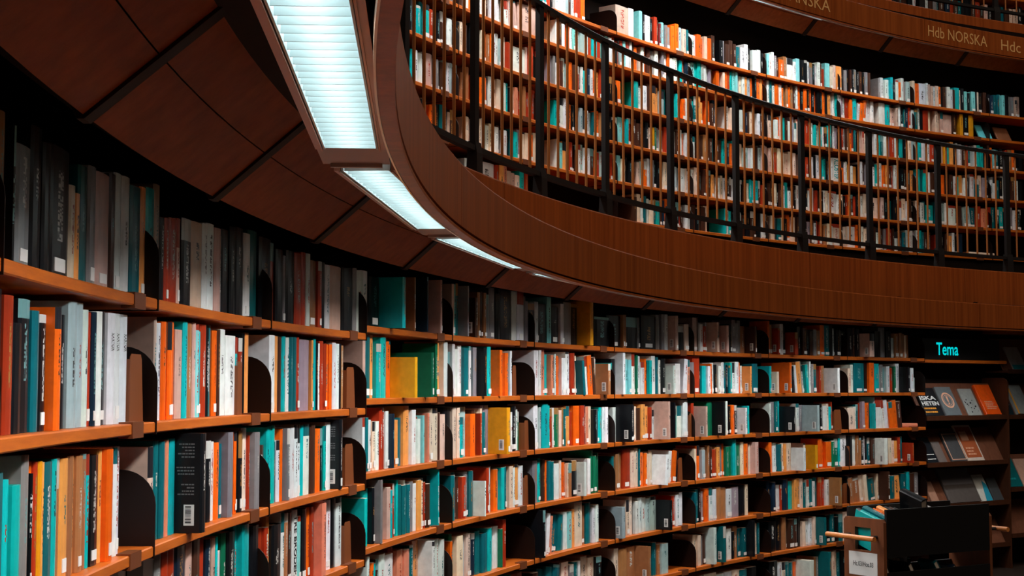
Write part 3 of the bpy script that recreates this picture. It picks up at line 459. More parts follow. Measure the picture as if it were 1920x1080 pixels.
'U0': '178000,432,195,0,O 177105,252,185,0,D 176994,363,237,0,W 176836,498,231,0,P 176620,476,226,0,T 176413,337,243,0,B 176266,333,204,0,O 176121,276,233,0,T 176000,439,212,0,D 175809,469,220,0,N 175605,391,201,0,O 175435,239,227,0,A 175330,455,235,0,A 175132,456,234,0,R 174934,367,237,0,w 174775,497,243,0,T 174559,222,231,0,O 174461,278,230,0,T 174339,363,219,0,K 173470,485,217,0,K 173259,392,202,0,w 173089,456,207,0,B 172891,316,236,0,w 172752,453,188,0,K 172556,234,228,0,T 172452,434,241,0,C 172264,328,211,0,O 172120,339,187,0,C 171972,318,240,0,A 171833,411,220,0,C 171655,315,227,0,N 171517,313,198,0,P 171380,424,219,0,w 171195,430,222,0,R 171008,297,186,0,D 170878,272,218,0,W 170759,385,200,0,D 170591,276,188,0,O 170470,421,213,0,G 170287,293,208,0,t 170158,274,193,0,O 170038,259,210,0,w 169924,332,209,0,G 169779,413,239,0,R 169600,407,224,0,T 169423,293,186,0,D 169294,357,226,0,T 169138,421,237,0,W 168955,312,229,0,W 168819,463,227,0,K 168617,315,211,0,D 168480,453,194,0,K 168283,234,216,0,w 168180,461,243,0,P 167980,320,217,0,R 167840,495,243,0,G 167625,357,210,0,g 167470,335,223,0,K 167323,233,241,0,A 167220,293,199,0,D 167092,239,245,0,P 166987,325,204,0,P 166845,303,244,0,N 166712,356,221,0,D 166557,222,197,0,P 166458,351,240,0,R 166305,245,193,0,P 166197,384,229,0,O 166030,426,203,0,w 165845,419,207,0,R 165663,439,210,0,t 165472,241,187,0,T 165366,463,213,0,R 165165,443,213,0,O 164972,433,206,0,A 164784,450,187,0,W 164589,228,207,0,O 164488,251,202,0,g 164378,236,185,0,B 164274,307,224,0,O 163589,257,234,0,P 163475,368,193,0,W 163315,342,232,0,O 163165,419,220,0,N 162983,444,191,0,g 162791,332,196,0,K 162646,285,214,0,O 162521,477,230,0,W 162314,225,220,0,W 162214,351,209,0,D 162061,265,192,0,D 161945,277,202,0,w 161823,466,218,0,K 161621,474,236,0,w 161415,328,216,0,B 161272,314,226,0,O 161135,267,235,0,O 161017,267,205,0,P 160900,403,235,0,w 160725,392,210,0,W 160554,430,238,0,O 160367,340,228,0,W 160219,306,228,0,T 160085,488,242,0,K 159873,271,221,0,T 159754,363,201,0,g 159595,428,207,0,K 159409,404,234,0,W 159233,226,206,0,P 159134,433,236,0,A 158946,276,215,0,C 158321,370,191,0,P 158160,321,203,0,O 158020,313,209,0,W 157882,491,186,0,D 157670,284,234,0,K 157545,256,200,0,A 157432,459,212,0,A 157233,364,219,0,C 157074,358,194,0,W 156918,273,204,0,A 156799,404,201,0,C 156623,331,219,0,w 156478,388,212,0,O 156309,320,235,0,w 155317,278,215,0,g 155195,491,235,0,P 154983,425,229,0,D 154798,292,224,0,W 154670,369,191,0,w 154509,422,237,0,B 154325,270,188,0,D 154207,227,192,0,P 154107,261,202,0,R 153992,483,211,0,W 153782,436,237,0,P 153593,354,221,0,w 153438,363,204,0,w 153280,229,222,0,T 153179,225,218,0,O 153080,482,190,0,D 152871,463,191,0,W 152670,255,227,0,C 152557,455,212,0,R 152360,351,243,0,A 152207,320,212,0,g 152067,390,244,0,N 151897,465,217,0,B 151696,353,230,0,D 151542,307,204,0,W 151407,234,196,0,D 151304,384,224,0,T 151137,496,244,0,w 150922,278,205,0,C 150800,378,222,0,B 150635,451,214,0,A 150439,240,225,0,N 150333,377,204,0,T 150169,432,230,0,T 149981,263,224,0,B 149866,259,238,0,g 149752,317,214,0,g 149613,295,189,0,K 149484,341,189,0,N 149335,362,238,0,D 149177,335,210,0,T 149031,339,186,0,P 148883,383,230,0,W 147998,233,199,0,T 147895,233,234,0,O 147792,272,217,0,w 147673,418,221,0,O 147491,388,219,0,R 147322,230,196,0,P 147221,246,243,0,g 147112,336,190,0,K 146486,286,201,0,O 146360,257,224,0,T 146247,364,227,0,t 146089,300,231,0,T 145957,487,226,0,R 145746,387,195,0,K 145405,341,203,0,W 145257,409,207,-6,W 145080,517,235,6,W 144857,418,206,6,g 144676,451,228,0,D 144481,365,185,0,W 144323,477,195,0,R 144117,477,186,0,R 143911,539,195,3,O 141811,1835,234,3,P* 141026,701,240,6,W 140396,449,246,8,C 140202,387,230,8,K 140034,435,229,6,W 139846,476,232,-6,W 139640,426,220,-12,K 139456,426,241,6,R 139271,388,225,-12,D 139103,390,204,-6,M 138934,396,219,-12,C 138763,401,203,0,G 138589,474,194,-12,G 138384,514,214,0,O 138162,522,240,6,O 137937,559,221,-6,g 137696,526,216,6,w 137469,376,217,3,t 137306,486,202,-20,W 137096,813,197,-20,W 136747,552,210,0,O 136509,474,188,-20,O 136304,447,210,0,w 136110,486,201,6,O 135900,477,233,6,D 135398,555,210,8,K 135159,449,221,-20,W 134965,543,196,0,D 134731,550,239,-6,D 134494,429,214,0,D 134308,500,195,0,t 134093,747,200,8,W 133771,546,241,-6,W 133536,491,215,-20,K 133324,678,201,8,W 133032,479,215,8,W 132825,483,196,3,K 132616,467,199,-6,D 132415,334,202,8,C 132269,412,204,0,W 132091,340,229,3,W 131944,403,204,0,G 131769,422,193,-12,D 131587,710,183,-6,O 131281,479,221,-12,B 131074,827,213,-6,W 130719,403,190,0,W 130544,494,226,3,C 130264,468,221,3,K 130061,468,225,6,K 129859,298,215,0,W 129729,430,213,6,G 129543,420,208,0,K 129361,361,197,-12,W 129204,437,236,0,W 129015,282,226,-6,D 128893,426,205,-12,R 128708,651,245,0,C 128428,450,219,3,w 128234,418,239,3,w 128053,773,236,8,A 127720,390,230,-6,K 127551,392,212,8,G 127382,464,229,-12,K 127181,279,226,6,D 127060,305,237,8,K 126927,466,240,-6,G 126726,445,221,-6,K 126534,401,229,-6,D 126360,305,224,0,K 126227,457,233,0,G 126030,423,232,0,D 125266,312,207,-20,G 125131,410,215,-20,W 124953,307,194,6,W 124820,464,203,-20,W 124619,322,228,8,T 124479,431,214,0,K 124293,430,208,3,W 124107,347,192,3,O 123956,419,238,3,W 123775,332,220,-20,R 123631,561,213,3,g 123389,282,208,-20,w 123266,377,230,8,w 123103,658,211,0,O 122820,958,219,0,W 122408,308,229,8,W 122274,381,222,0,P 122109,345,206,8,P 121959,339,204,0,W 121812,458,217,6,w 121614,340,215,0,O 121466,398,213,-12,K 121294,450,223,-6,D 121100,463,225,8,W 120900,407,205,3,W 120723,287,201,8,D 120598,749,231,-6,T 120276,305,214,-20,w 120144,409,234,-12,K 119966,402,206,-6,C 119792,475,197,-12,K 119587,552,212,8,C 119349,329,216,0,K 119206,354,219,-12,w 119052,535,212,-20,K 118821,461,222,0,D 118622,425,205,8,K 118438,515,200,6,N 118216,430,209,0,t 118030,430,213,6,t 117844,356,223,-20,C 117690,407,217,6,C 117514,505,227,8,K 117296,476,216,-20,G 117090,441,214,-12,G 116900,324,181,6,P 116759,560,226,-20,P',
'U1': '177532,233,226,0,w 177430,450,213,0,O 177234,222,228,0,W 177136,404,220,0,W 176960,290,207,0,T 176833,478,239,0,T 176626,237,241,0,K 176522,432,212,0,w 176334,392,206,0,B 176163,485,241,0,W 175953,409,196,0,P 175775,321,231,0,T 175635,437,227,0,B 175445,369,198,0,D 175284,438,218,0,O 175094,341,216,0,G 174945,429,214,0,N 174758,407,226,0,R 174581,234,234,0,K 174478,320,185,0,W 174338,480,239,0,T 174130,242,219,0,N 174023,358,212,0,A 173867,358,216,0,O 173711,358,217,0,t 173555,227,233,0,g 173455,433,186,0,W 173267,288,193,0,R 173140,361,237,0,B 172983,317,223,0,w 172844,373,194,0,P 172682,431,195,0,G 172494,259,238,0,N 172380,483,229,0,D 172171,345,243,0,N 172020,456,187,0,D 171822,330,189,0,N 171678,228,218,0,A 171578,489,224,0,C 170905,472,199,0,T 170700,416,205,0,t 170519,377,220,0,T 170355,289,230,0,T 170228,270,235,0,B 170110,441,186,0,K 169918,396,216,0,R 169746,226,202,0,N 169646,448,219,0,N 169451,474,218,0,W 169246,419,192,0,T 169064,381,199,0,N 168898,465,225,0,t 168696,483,238,0,O 168487,338,210,0,g 168339,241,232,0,O 168233,475,218,0,O 168027,253,186,0,T 167916,266,189,0,N 167799,420,193,0,t 167616,242,196,0,g 167510,246,201,0,O 167402,452,241,0,D 167205,405,201,0,w 167029,325,195,0,O 166887,471,237,0,A 166682,266,236,0,D 166566,255,200,0,w 166453,482,202,0,G 166244,437,238,0,D 166054,288,234,0,w 165928,394,226,0,W 165757,229,213,0,G 165656,326,238,0,D 165513,488,221,0,W 165301,499,188,0,O 165085,334,206,0,T 164939,453,194,0,w 164742,255,231,0,w 164630,342,218,0,T 164481,350,229,0,w 164328,420,222,0,W 164146,287,243,0,O 164020,282,233,0,t 163896,407,198,0,A 163719,341,214,0,P 163570,480,230,0,t 163362,447,231,0,R 163168,391,235,0,W 162998,233,228,0,D 162895,258,206,0,B 162781,333,227,0,w 162636,329,242,0,C 162492,389,227,0,N 162323,378,218,0,K 162158,377,213,0,g 161994,343,195,0,W 161844,389,208,0,D 161675,452,203,0,t 161479,317,237,0,P 161340,235,239,0,W 161237,230,223,0,A 161135,288,197,0,G 161009,370,243,0,D 160847,257,195,0,G 160734,492,204,0,W 160521,462,241,0,K 160321,451,191,0,O 160125,437,207,0,w 159935,487,228,0,g 159724,415,226,0,W 159543,370,196,0,g 159382,353,209,0,O 159228,331,235,0,W 159083,398,203,0,D 158910,240,221,0,K 158804,444,195,0,T 158612,449,189,0,D 158417,297,241,0,T 158287,448,192,0,O 158092,498,223,0,w 157877,458,242,0,K 157678,264,198,0,K 157562,384,216,0,K 157395,290,234,0,T 157268,358,233,0,W 157111,404,216,0,K 156936,374,216,0,N 156773,259,208,0,B 156659,222,222,0,B 156561,407,199,0,B 156384,473,209,0,T 156179,419,219,0,w 155997,500,195,0,T 155780,357,219,0,N 155624,464,200,0,T 155423,490,238,0,D 155210,317,219,0,g 155072,307,240,0,w 154937,375,231,0,A 154774,267,239,0,G 154657,456,200,0,t 154458,259,235,0,O 154344,279,206,0,T 154087,490,181,0,K 153875,492,217,-20,K 153663,494,206,8,K 153450,495,188,8,K 153236,497,209,3,K 153022,480,225,-12,t 152814,482,233,8,t 152606,388,208,3,W 152438,389,196,-20,W 152269,408,223,0,K 152093,409,205,-6,K 151916,410,211,3,K 151738,583,232,0,G 151487,585,211,3,G 151235,590,196,-6,O 150981,592,225,-6,D 150725,586,240,0,W 150473,588,225,0,O 150219,475,189,6,W 150014,352,206,6,G 149862,371,207,0,W 149701,413,189,6,w 149522,364,219,0,D 149364,340,205,-20,w 149216,497,213,-6,W 149002,492,209,0,W 148789,446,220,-20,W 148375,511,191,0,W% 148155,325,228,3,P% 147951,568,210,6,P% 147706,2619,212,8,P* 146586,673,212,-12,W 145410,305,199,0,W 145277,451,189,6,D 145082,454,183,3,W 144886,300,189,-20,S 144755,459,225,-6,O 144556,287,215,0,W 144431,433,200,8,C 144244,420,228,-20,C 144062,351,197,-20,W 143910,482,202,0,g 143702,438,191,6,W 143512,308,199,-20,w 143379,396,193,-12,R 143207,737,210,-6,T 142890,494,230,-6,R 142677,495,211,-12,T 142463,428,208,0,C 142278,507,206,6,W 142059,305,192,6,W 141926,405,227,-20,O 141751,360,201,-12,R 141595,474,211,3,g 141390,393,213,6,C 141220,531,218,3,W 140991,341,241,8,W 140843,381,230,0,D 140678,398,199,0,O 140252,458,215,0,W 140054,405,240,-20,O 139878,519,221,0,D 139654,551,211,-6,G 139417,483,219,3,W 139208,473,222,-12,D 139004,345,233,6,G 138854,463,232,-6,W 138654,347,226,6,O 138503,511,195,3,W 138283,531,204,6,W 138054,395,226,-20,t 137882,430,199,0,T 137696,339,231,-12,S 137549,516,198,0,N 137327,422,199,-6,W 137144,531,211,-6,C 136915,333,222,-12,T 136771,519,231,3,T 136546,363,235,6,g 136389,384,211,3,W 136223,462,210,-20,W 136023,361,192,-6,L 135867,356,199,-20,D 135579,445,198,0,O 135200,319,196,6,w 135062,432,204,0,O 134875,323,221,0,R 134735,384,221,0,T 134568,374,232,0,C 134406,314,226,8,C 134270,376,228,-12,L 134107,320,200,-12,w 133968,427,200,0,W 133783,315,203,0,A 133646,424,197,0,g 133462,305,202,0,O 133330,269,216,-20,W 133212,356,240,3,K 133058,445,215,0,O 132865,395,223,0,A 132694,319,218,-12,O 132556,370,235,-20,R 132395,335,224,0,W 132250,401,230,0,t 132076,326,224,3,W 131935,610,205,3,O 131672,469,203,0,W 131469,276,226,0,O 131349,296,240,-20,T 131220,332,219,0,B 131076,335,202,0,O 130931,380,229,0,B 130766,368,198,0,D 130606,300,227,3,W 130476,435,237,-6,O 130288,378,204,0,K 130124,472,214,8,O 129920,394,220,6,K 129749,303,239,0,O 129618,447,236,0,K 129424,302,217,-12,O 129293,417,212,8,K 129113,341,211,8,K 128964,384,229,6,O 128798,386,240,8,K 128631,447,201,6,A 128438,433,219,-20,W 128250,371,236,-12,W 128090,344,236,-6,T 127940,464,223,0,W 127740,308,230,-6,L 127606,421,211,-20,W 127424,453,210,-12,R 127228,431,199,6,O 127041,604,213,3,T 126781,311,180,8,W/ 126646,434,186,6,O/ 126458,465,218,6,O/ 126257,432,192,-12,W 126070,509,234,-20,W 125851,446,220,-6,W 125364,883,218,0,W 124985,665,210,3,T 124698,493,193,-20,w 124486,361,223,-20,P 124329,359,192,8,P 124173,331,229,6,W 124029,424,213,0,K 123846,320,190,3,t 123707,395,216,0,N 123535,395,216,0,R 123364,474,199,3,W 123159,469,207,6,t 122957,328,228,0,W 122814,541,198,-6,K 122581,778,215,-6,R 122246,444,220,-20,w 121851,437,226,0,w 121662,383,213,-20,w 121496,421,222,-6,P 121314,1359,206,-20,P 120732,485,249,-6,D 120339,478,222,8,Y 120132,781,228,6,K 119796,677,229,8,Y',
'U2': '178000,467,232,0,K 177797,333,222,0,G 177652,327,236,0,N 177509,239,187,0,R 177403,416,201,0,C 177222,325,234,0,K 177081,470,201,0,g 176877,447,203,0,T 176683,429,213,0,B 176496,381,216,0,O 176331,267,244,0,P 176213,223,223,0,C 176115,234,214,0,R 176011,323,226,0,w 175870,247,237,0,D 175761,351,240,0,w 175608,284,204,0,D 175484,474,204,0,R 175278,345,243,0,N 175127,346,234,0,O 174976,322,238,0,T 174835,260,204,0,D 174721,331,203,0,T 174577,261,243,0,G 174462,320,213,0,g 174322,272,192,0,A 174203,253,238,0,C 174091,450,190,0,R 173896,268,241,0,D 173778,350,199,0,T 173626,303,236,0,P 173493,435,241,0,A 173304,376,234,0,G 173140,296,220,0,O 173010,312,190,0,T 172472,372,190,0,K 172310,363,201,0,B 172152,433,209,0,W 171964,357,208,0,D 171808,461,223,0,C 171608,224,209,0,P 171508,240,230,0,w 171403,311,218,0,D 171266,377,242,0,O 171102,460,189,0,D 170902,273,203,0,W 170782,326,197,0,W 170640,343,209,0,O 170490,353,213,0,K 170337,255,194,0,G 170224,280,241,0,R 170102,464,212,0,D 169900,328,200,0,A 169757,280,238,0,w 169634,299,198,0,D 169503,265,213,0,D 169386,385,205,0,P 169219,252,227,0,g 169108,353,192,0,t 168954,290,189,0,D 168827,401,219,0,W 168652,293,193,0,D 168524,373,210,0,K 168361,222,229,0,D 168263,379,228,0,t 167751,283,243,0,W 167627,486,187,0,w 167002,316,243,0,O 166864,353,190,0,T 166710,273,214,0,R 166590,446,215,0,w 166396,234,207,0,W 166293,279,234,0,O 166170,419,210,0,O 165988,376,198,0,g 165464,383,202,0,w 165297,394,197,0,B 165126,311,203,0,R 164990,271,244,0,g 164871,294,238,0,T 164742,343,203,0,B 164592,381,227,0,N 164123,473,189,0,T 163918,476,209,0,P 163711,327,240,0,D 163568,472,205,0,g 163363,440,211,0,t 163172,482,227,0,B 162963,271,192,0,B 162844,386,192,0,T 162676,408,187,0,W 162499,372,203,0,W 162337,292,223,0,R 162208,324,198,0,g 162067,250,188,0,w 161957,236,237,0,W 161852,397,218,0,K 161680,483,227,0,W 161470,314,198,0,A 161333,477,218,0,D 161126,295,217,0,N 160997,433,206,0,g 160809,457,236,0,A 160610,459,195,0,T 160411,272,200,0,T 160291,383,237,0,W 160125,454,236,0,W 159927,279,243,0,P 159805,374,233,0,B 159642,408,194,0,C 159465,350,232,0,T 159312,345,207,0,w 159161,402,189,0,g 158986,300,198,0,O 158855,247,187,0,w 158746,440,210,0,O 158555,425,192,0,T 158370,297,238,0,g 158240,322,187,0,w 158099,338,217,0,D 157952,318,201,0,O 157813,274,236,0,K 157693,309,234,0,G 157557,284,243,0,G 157433,334,187,0,C 157287,421,223,0,T 157103,240,188,0,w 156998,272,221,0,w 156878,437,199,0,W 156688,484,234,0,w 156479,331,223,0,W 156334,407,209,0,D 156157,409,204,0,W 155979,385,235,0,A 155811,422,242,0,w 155628,307,231,0,B 155493,280,214,0,T 155370,331,202,0,g 155226,324,198,0,A 155084,410,226,0,O 154906,289,243,0,D 154779,311,227,0,w 154643,228,201,0,O 154542,221,236,0,W 154444,379,206,0,N 154074,551,214,0,W 153836,522,209,6,K 153611,533,207,0,W 153381,542,196,3,T 153147,422,234,-12,t 152965,591,226,8,T 152710,520,206,8,R 152486,492,204,-20,G 152273,529,210,0,K 152045,453,230,-6,D 151849,426,208,-6,G 151665,610,201,0,W 151402,421,223,-20,D 151220,462,202,8,K 151020,527,214,0,w 150793,502,207,3,D 150406,443,235,0,K 150124,303,218,6,W 149992,445,192,-6,K 149800,354,213,8,w 149646,440,219,-6,O 149456,458,204,0,B 149258,359,219,3,O 149102,287,222,6,W 148977,436,232,0,W 148788,284,204,6,g 148665,447,203,-20,T 148471,274,231,-6,w 148352,592,202,3,R 148097,308,217,-6,w 147963,1922,195,-12,W* 147140,333,222,-12,w 146996,478,237,8,R 146789,464,197,-20,T 146588,454,217,-6,R 145802,446,223,-12,L 145609,311,224,6,G 145474,458,225,6,W 145276,334,220,-6,S 145131,280,207,6,D 145009,457,237,-12,W 144811,413,201,-6,g 144632,466,221,0,O 144431,380,207,8,D 144266,449,206,6,R 144072,347,186,-6,D 143922,357,212,0,W 143767,450,190,-6,T 143572,421,214,6,N 143390,358,215,8,W 143235,294,213,0,O 143106,324,230,0,R 142966,316,208,-6,A 142828,455,237,3,R 142535,628,178,0,t 142264,489,205,3,K 142053,588,182,0,D 141800,555,188,8,O 140690,591,228,3,T 140436,535,188,-12,W 140205,629,210,6,W 139934,649,233,3,D 139655,605,230,8,A 139394,525,225,-12,A 139167,616,202,8,g 138902,588,231,-20,t 138550,482,220,0,K 138342,409,200,-20,W 138164,369,214,8,T 138005,546,194,-12,O 137769,458,183,8,O 137571,538,196,6,W 137339,423,200,6,D 137156,349,187,-6,T 137005,337,232,0,t 136858,539,240,8,A 136626,327,193,3,A 136189,465,225,-6,O 135988,465,205,6,D 135787,420,242,-12,N 135605,331,200,-20,W 134936,464,217,-20,W 134736,362,207,8,w 134579,413,210,0,D 134300,328,237,-20,K 134158,464,207,3,W 133957,327,234,-20,N 133815,318,191,6,N 133677,324,199,3,D 133536,384,209,3,w 133370,347,247,0,B 133219,370,228,-20,w 133059,415,208,6,W 132879,422,194,0,D 132697,376,220,0,W 132534,433,230,-12,K 132346,382,218,0,w 132181,484,213,-20,C 131972,457,183,8,W 131774,324,212,-6,O 131634,313,225,8,w 131498,519,217,-6,T 131274,372,205,0,D 131112,367,195,0,W 130953,486,238,0,L 130743,321,187,8,W 130604,510,225,6,w 130182,403,196,-12,W 130007,471,232,-6,R 129804,294,199,-6,R 129676,450,219,-12,W 129481,399,205,0,T 129309,457,208,-20,w 129111,342,196,0,T 128963,283,200,0,W 128839,409,198,3,D 128663,348,218,6,T 128512,310,227,0,T 128377,309,229,-20,K 128242,296,228,-12,W 128114,403,210,-12,L 127939,438,205,3,K 127750,296,214,0,R 127621,316,216,-12,W 127483,448,216,6,D 127290,328,227,8,O 127147,399,221,-6,R 126975,316,219,3,t 126838,446,205,-6,K 126645,397,218,-20,W 126473,295,229,8,P 126344,346,201,0,w 125710,397,215,8,W 125538,533,204,0,T 125308,471,220,-6,t 125105,483,237,6,W 124896,508,222,-12,L 124677,506,221,6,R 124458,380,216,0,W 124294,539,220,-20,D 124061,508,230,-12,T 123841,512,199,-6,K 123620,508,219,8,w 123401,384,193,6,g 123235,566,226,-20,W 122991,503,196,8,T 122774,549,215,8,W 122537,395,212,0,D 122366,400,240,-6,W 122192,540,190,6,R 121860,324,207,-12,W 121719,491,215,3,K 121507,444,203,-20,w 121315,389,201,0,Y 121146,424,207,-12,T 120963,500,236,0,A 120747,431,201,0,K 120561,322,232,-12,W 120421,438,219,0,W 120231,503,194,6,D 120014,349,216,6,R 119863,421,206,-6,t 119680,468,212,-20,g 119478,375,232,3,W 119316,489,234,6,T 119105,472,221,0,T 118901,500,216,0,K 118685,369,245,6,D 118525,330,222,6,O 118382,545,206,8,C 118147,432,209,-6,t 117960,512,220,8,K 117739,389,183,0,K 117571,351,214,3,R 117418,586,219,3,B 117166,426,223,0,O 116981,558,204,-20,K 116741,560,184,3,K',
'U3': '178000,335,190,0,T 177854,272,207,0,G 177734,317,195,0,O 177596,396,187,0,t 177423,372,245,0,B 177261,225,193,0,w 177162,290,208,0,O 177035,435,189,0,T 176846,331,203,0,G 176701,285,216,0,g 176576,352,197,0,t 176423,316,243,0,C 176284,384,216,0,O 176117,248,237,0,A 176008,410,244,0,O 175830,287,219,0,P 175704,230,197,0,t 175602,254,209,0,T 175490,419,233,0,G 175308,366,236,0,C 175149,455,216,0,t 174952,361,208,0,g 174794,332,197,0,B 174649,418,236,0,W 174467,250,187,0,w 174357,429,243,0,T 174171,495,229,0,w 173956,428,203,0,K 173770,312,202,0,P 173634,496,201,0,w 173419,493,187,0,G 173205,469,210,0,C 173001,461,214,0,R 172801,381,198,0,W 172635,477,215,0,A 172428,274,203,0,T 172308,417,197,0,W 172127,303,202,0,D 171994,460,235,0,G 171795,298,229,0,t 171664,249,240,0,A 171555,448,190,0,T 171360,482,223,0,O 171151,327,210,0,D 171009,345,237,0,D 170858,490,205,0,T 170645,243,203,0,O 170538,234,221,0,w 170435,284,221,0,G 170310,342,195,0,D 170161,306,234,0,R 170027,456,193,0,P 169829,381,217,0,w 169663,279,224,0,A 169540,455,224,0,D 169343,411,185,0,w 169164,380,223,0,D 168679,233,215,0,B 168139,346,208,0,T 167988,413,193,0,N 167809,435,219,0,W 167620,423,207,0,B 167436,260,200,0,t 167321,475,194,0,w 167115,222,223,0,g 167017,371,236,0,N 166856,434,202,0,C 166667,415,222,0,w 166486,495,236,0,T 166272,268,228,0,D 166154,297,225,0,C 166023,223,206,0,K 165925,247,228,0,W 165816,355,234,0,P 165661,311,200,0,W 165525,417,195,0,W 165344,254,208,0,O 165232,424,198,0,W 165048,433,210,0,R 164859,286,200,0,T 164734,480,203,0,w 164526,400,241,0,C 164352,483,233,0,C 164142,424,241,0,A 163958,474,241,0,O 163752,266,233,0,g 163636,366,202,0,N 163476,329,204,0,w 163332,499,197,0,O 163116,286,235,0,B 162991,488,202,0,C 162462,430,210,0,g 162275,433,230,0,P 162087,428,210,0,C 161901,376,189,0,D 161737,364,232,0,C 161578,359,219,0,R 161421,397,206,0,A 161249,334,238,0,G 161103,456,240,0,w 160905,224,196,0,W 160806,408,213,0,P 160628,340,197,0,W 160480,471,233,0,G 160275,252,212,0,D 160164,407,198,0,B 159987,458,204,0,W 159788,328,236,0,C 159645,480,244,0,P 159436,352,231,0,B 159283,400,215,0,D 159109,442,207,0,N 158917,422,214,0,T 158733,426,222,0,C 158548,490,201,0,T 158336,379,238,0,t 158171,286,215,0,W 158045,360,189,0,W 157889,437,222,0,N 157699,357,193,0,P 157543,481,200,0,D 157335,250,208,0,B 157225,437,216,0,W 157035,422,228,0,W 156851,479,219,0,w 156644,432,217,0,t 155939,373,229,0,B 155776,289,188,0,D 155650,389,220,0,T 155480,393,228,0,A 155309,293,242,0,N 155181,469,213,0,T 154977,450,220,0,O 154782,349,243,0,K 154629,437,242,0,P 154440,320,243,0,w 154300,384,235,0,K 154132,376,213,0,O 153688,412,208,3,T 153509,401,208,8,W 153335,346,202,-6,W 153185,441,204,-6,W 152995,396,222,-6,W 152823,726,222,0,P 152511,430,206,-20,G 152325,335,202,6,G 152180,336,206,-12,g 152034,386,200,0,D 151867,465,220,-6,g 151666,307,213,0,W 151533,328,216,0,g 151390,290,194,0,D 151264,402,221,-6,g 150771,369,189,-20,B 150611,370,232,0,B 150120,496,203,0,O 149905,498,190,8,O 149691,448,200,6,O 149497,295,212,-6,N 149368,487,221,3,W 149158,499,193,-12,C 148943,307,215,-20,w 148809,503,227,-6,w 148592,507,209,6,W 148373,319,213,0,T 148235,403,189,0,K 148060,405,202,0,w 147885,465,206,8,S 147684,691,188,-6,R 147387,381,230,8,B 147222,466,197,0,R 147020,500,201,-6,S 146805,519,231,-12,R 146581,428,212,6,D 145522,424,203,0,T 145339,304,217,8,K 145207,479,234,3,W 145000,461,237,8,W 144801,417,218,3,D 144620,319,206,-6,O 144482,311,201,0,K 144346,300,210,-20,W 144216,438,215,-20,K 144026,390,199,8,g 143857,482,185,-6,K 143649,313,191,6,W 143513,352,188,-12,L 143360,336,187,-20,g 143214,455,196,0,t 143017,438,214,-6,O 142828,431,205,0,B 142545,344,221,0,O 142396,353,211,0,t 142242,525,198,-6,K 142016,379,201,-20,W 141852,449,204,-12,W 141658,587,212,-6,C 141405,406,190,0,T 141229,372,210,8,T 141068,538,224,-12,R 140836,545,227,3,D 140601,400,197,8,D 140428,403,198,6,D 140253,513,183,-20,P 140032,427,220,6,K 139847,507,186,-6,w 139628,445,193,0,Y 139436,350,202,-6,E 139284,452,202,-20,G 139088,545,192,-20,g 138853,435,221,0,R 138567,303,206,0,W 138434,373,225,8,K 138273,332,202,-12,W 138129,375,215,6,D 137966,463,228,0,W 137766,320,197,-6,S 137627,391,210,6,W 137458,377,197,0,D 137294,372,209,8,K 137133,294,191,8,W 137005,472,194,-20,D 136801,467,209,0,D 136600,326,214,0,D 136458,462,229,6,B 136259,376,203,0,D 136096,461,208,6,D 135896,346,216,-12,t 135619,489,211,-6,D 135408,489,215,-20,D 135197,357,210,-12,T 135042,290,238,-20,T 134916,328,198,-6,N 134773,352,200,0,O 134621,457,226,-6,T 134323,944,217,-20,w 133918,585,186,3,g 133666,460,188,0,W 133467,455,192,6,W 133270,366,227,-20,w 133111,367,221,-12,D 132952,424,231,-12,g 132769,515,238,0,P 132547,381,234,-12,P 132381,382,219,6,P 132216,494,231,0,w 132003,426,235,0,R 131818,438,232,6,w 131629,444,227,6,w 131437,408,212,-20,P 131260,585,203,-20,w 131008,386,226,-20,w 130841,472,214,0,w 130211,389,226,-20,W 130042,466,198,0,R 129841,359,208,0,K 129685,331,206,0,W 129541,357,225,3,K 129386,473,232,0,W 129182,498,215,-6,t 128967,364,195,-12,T 128809,320,233,-20,T 128670,437,235,-20,K 128481,415,227,3,W 128302,1132,232,-6,W* 127800,364,207,3,O 127642,253,199,3,W 127531,236,210,0,W 127428,262,186,-6,Y 127314,273,194,-12,D 127195,333,179,0,W 127050,678,178,-20,A 126758,295,202,0,K 126630,335,229,8,W 126484,333,226,-6,D 126340,258,208,8,G 125998,361,206,0,B 125841,342,250,0,W 125693,418,224,0,T 125512,562,239,3,W 125269,475,224,8,O 125064,349,230,8,A 124913,554,214,6,D 124674,373,229,-12,R 124512,429,240,6,W 124327,464,240,-20,K 124126,554,217,6,K 123887,530,213,-12,D 123659,403,209,0,D 123484,550,211,-6,A 123247,462,193,0,t 123047,516,230,-6,T 122824,394,221,-12,t 122653,470,233,0,T 122450,493,211,3,W 122237,557,207,8,D 121898,478,225,-20,W 121691,430,226,-20,g 121505,514,202,-12,O 121283,545,224,-6,K 121048,504,209,8,D 120830,508,199,6,W 120611,561,199,-20,T 120369,496,219,-20,A 120155,519,192,3,W 119931,463,202,-20,K 119731,578,238,-6,W 119482,594,191,6,t 119226,497,235,-12,w 119012,510,215,0,L 118791,580,239,-12,N 118541,380,196,6,W 118377,440,232,6,W 118187,436,199,6,t 117998,501,231,6,K 117781,684,255,-20,W 117487,508,246,-12,K 117268,482,248,8,D 117059,584,229,0,W 116808,616,209,0,K',
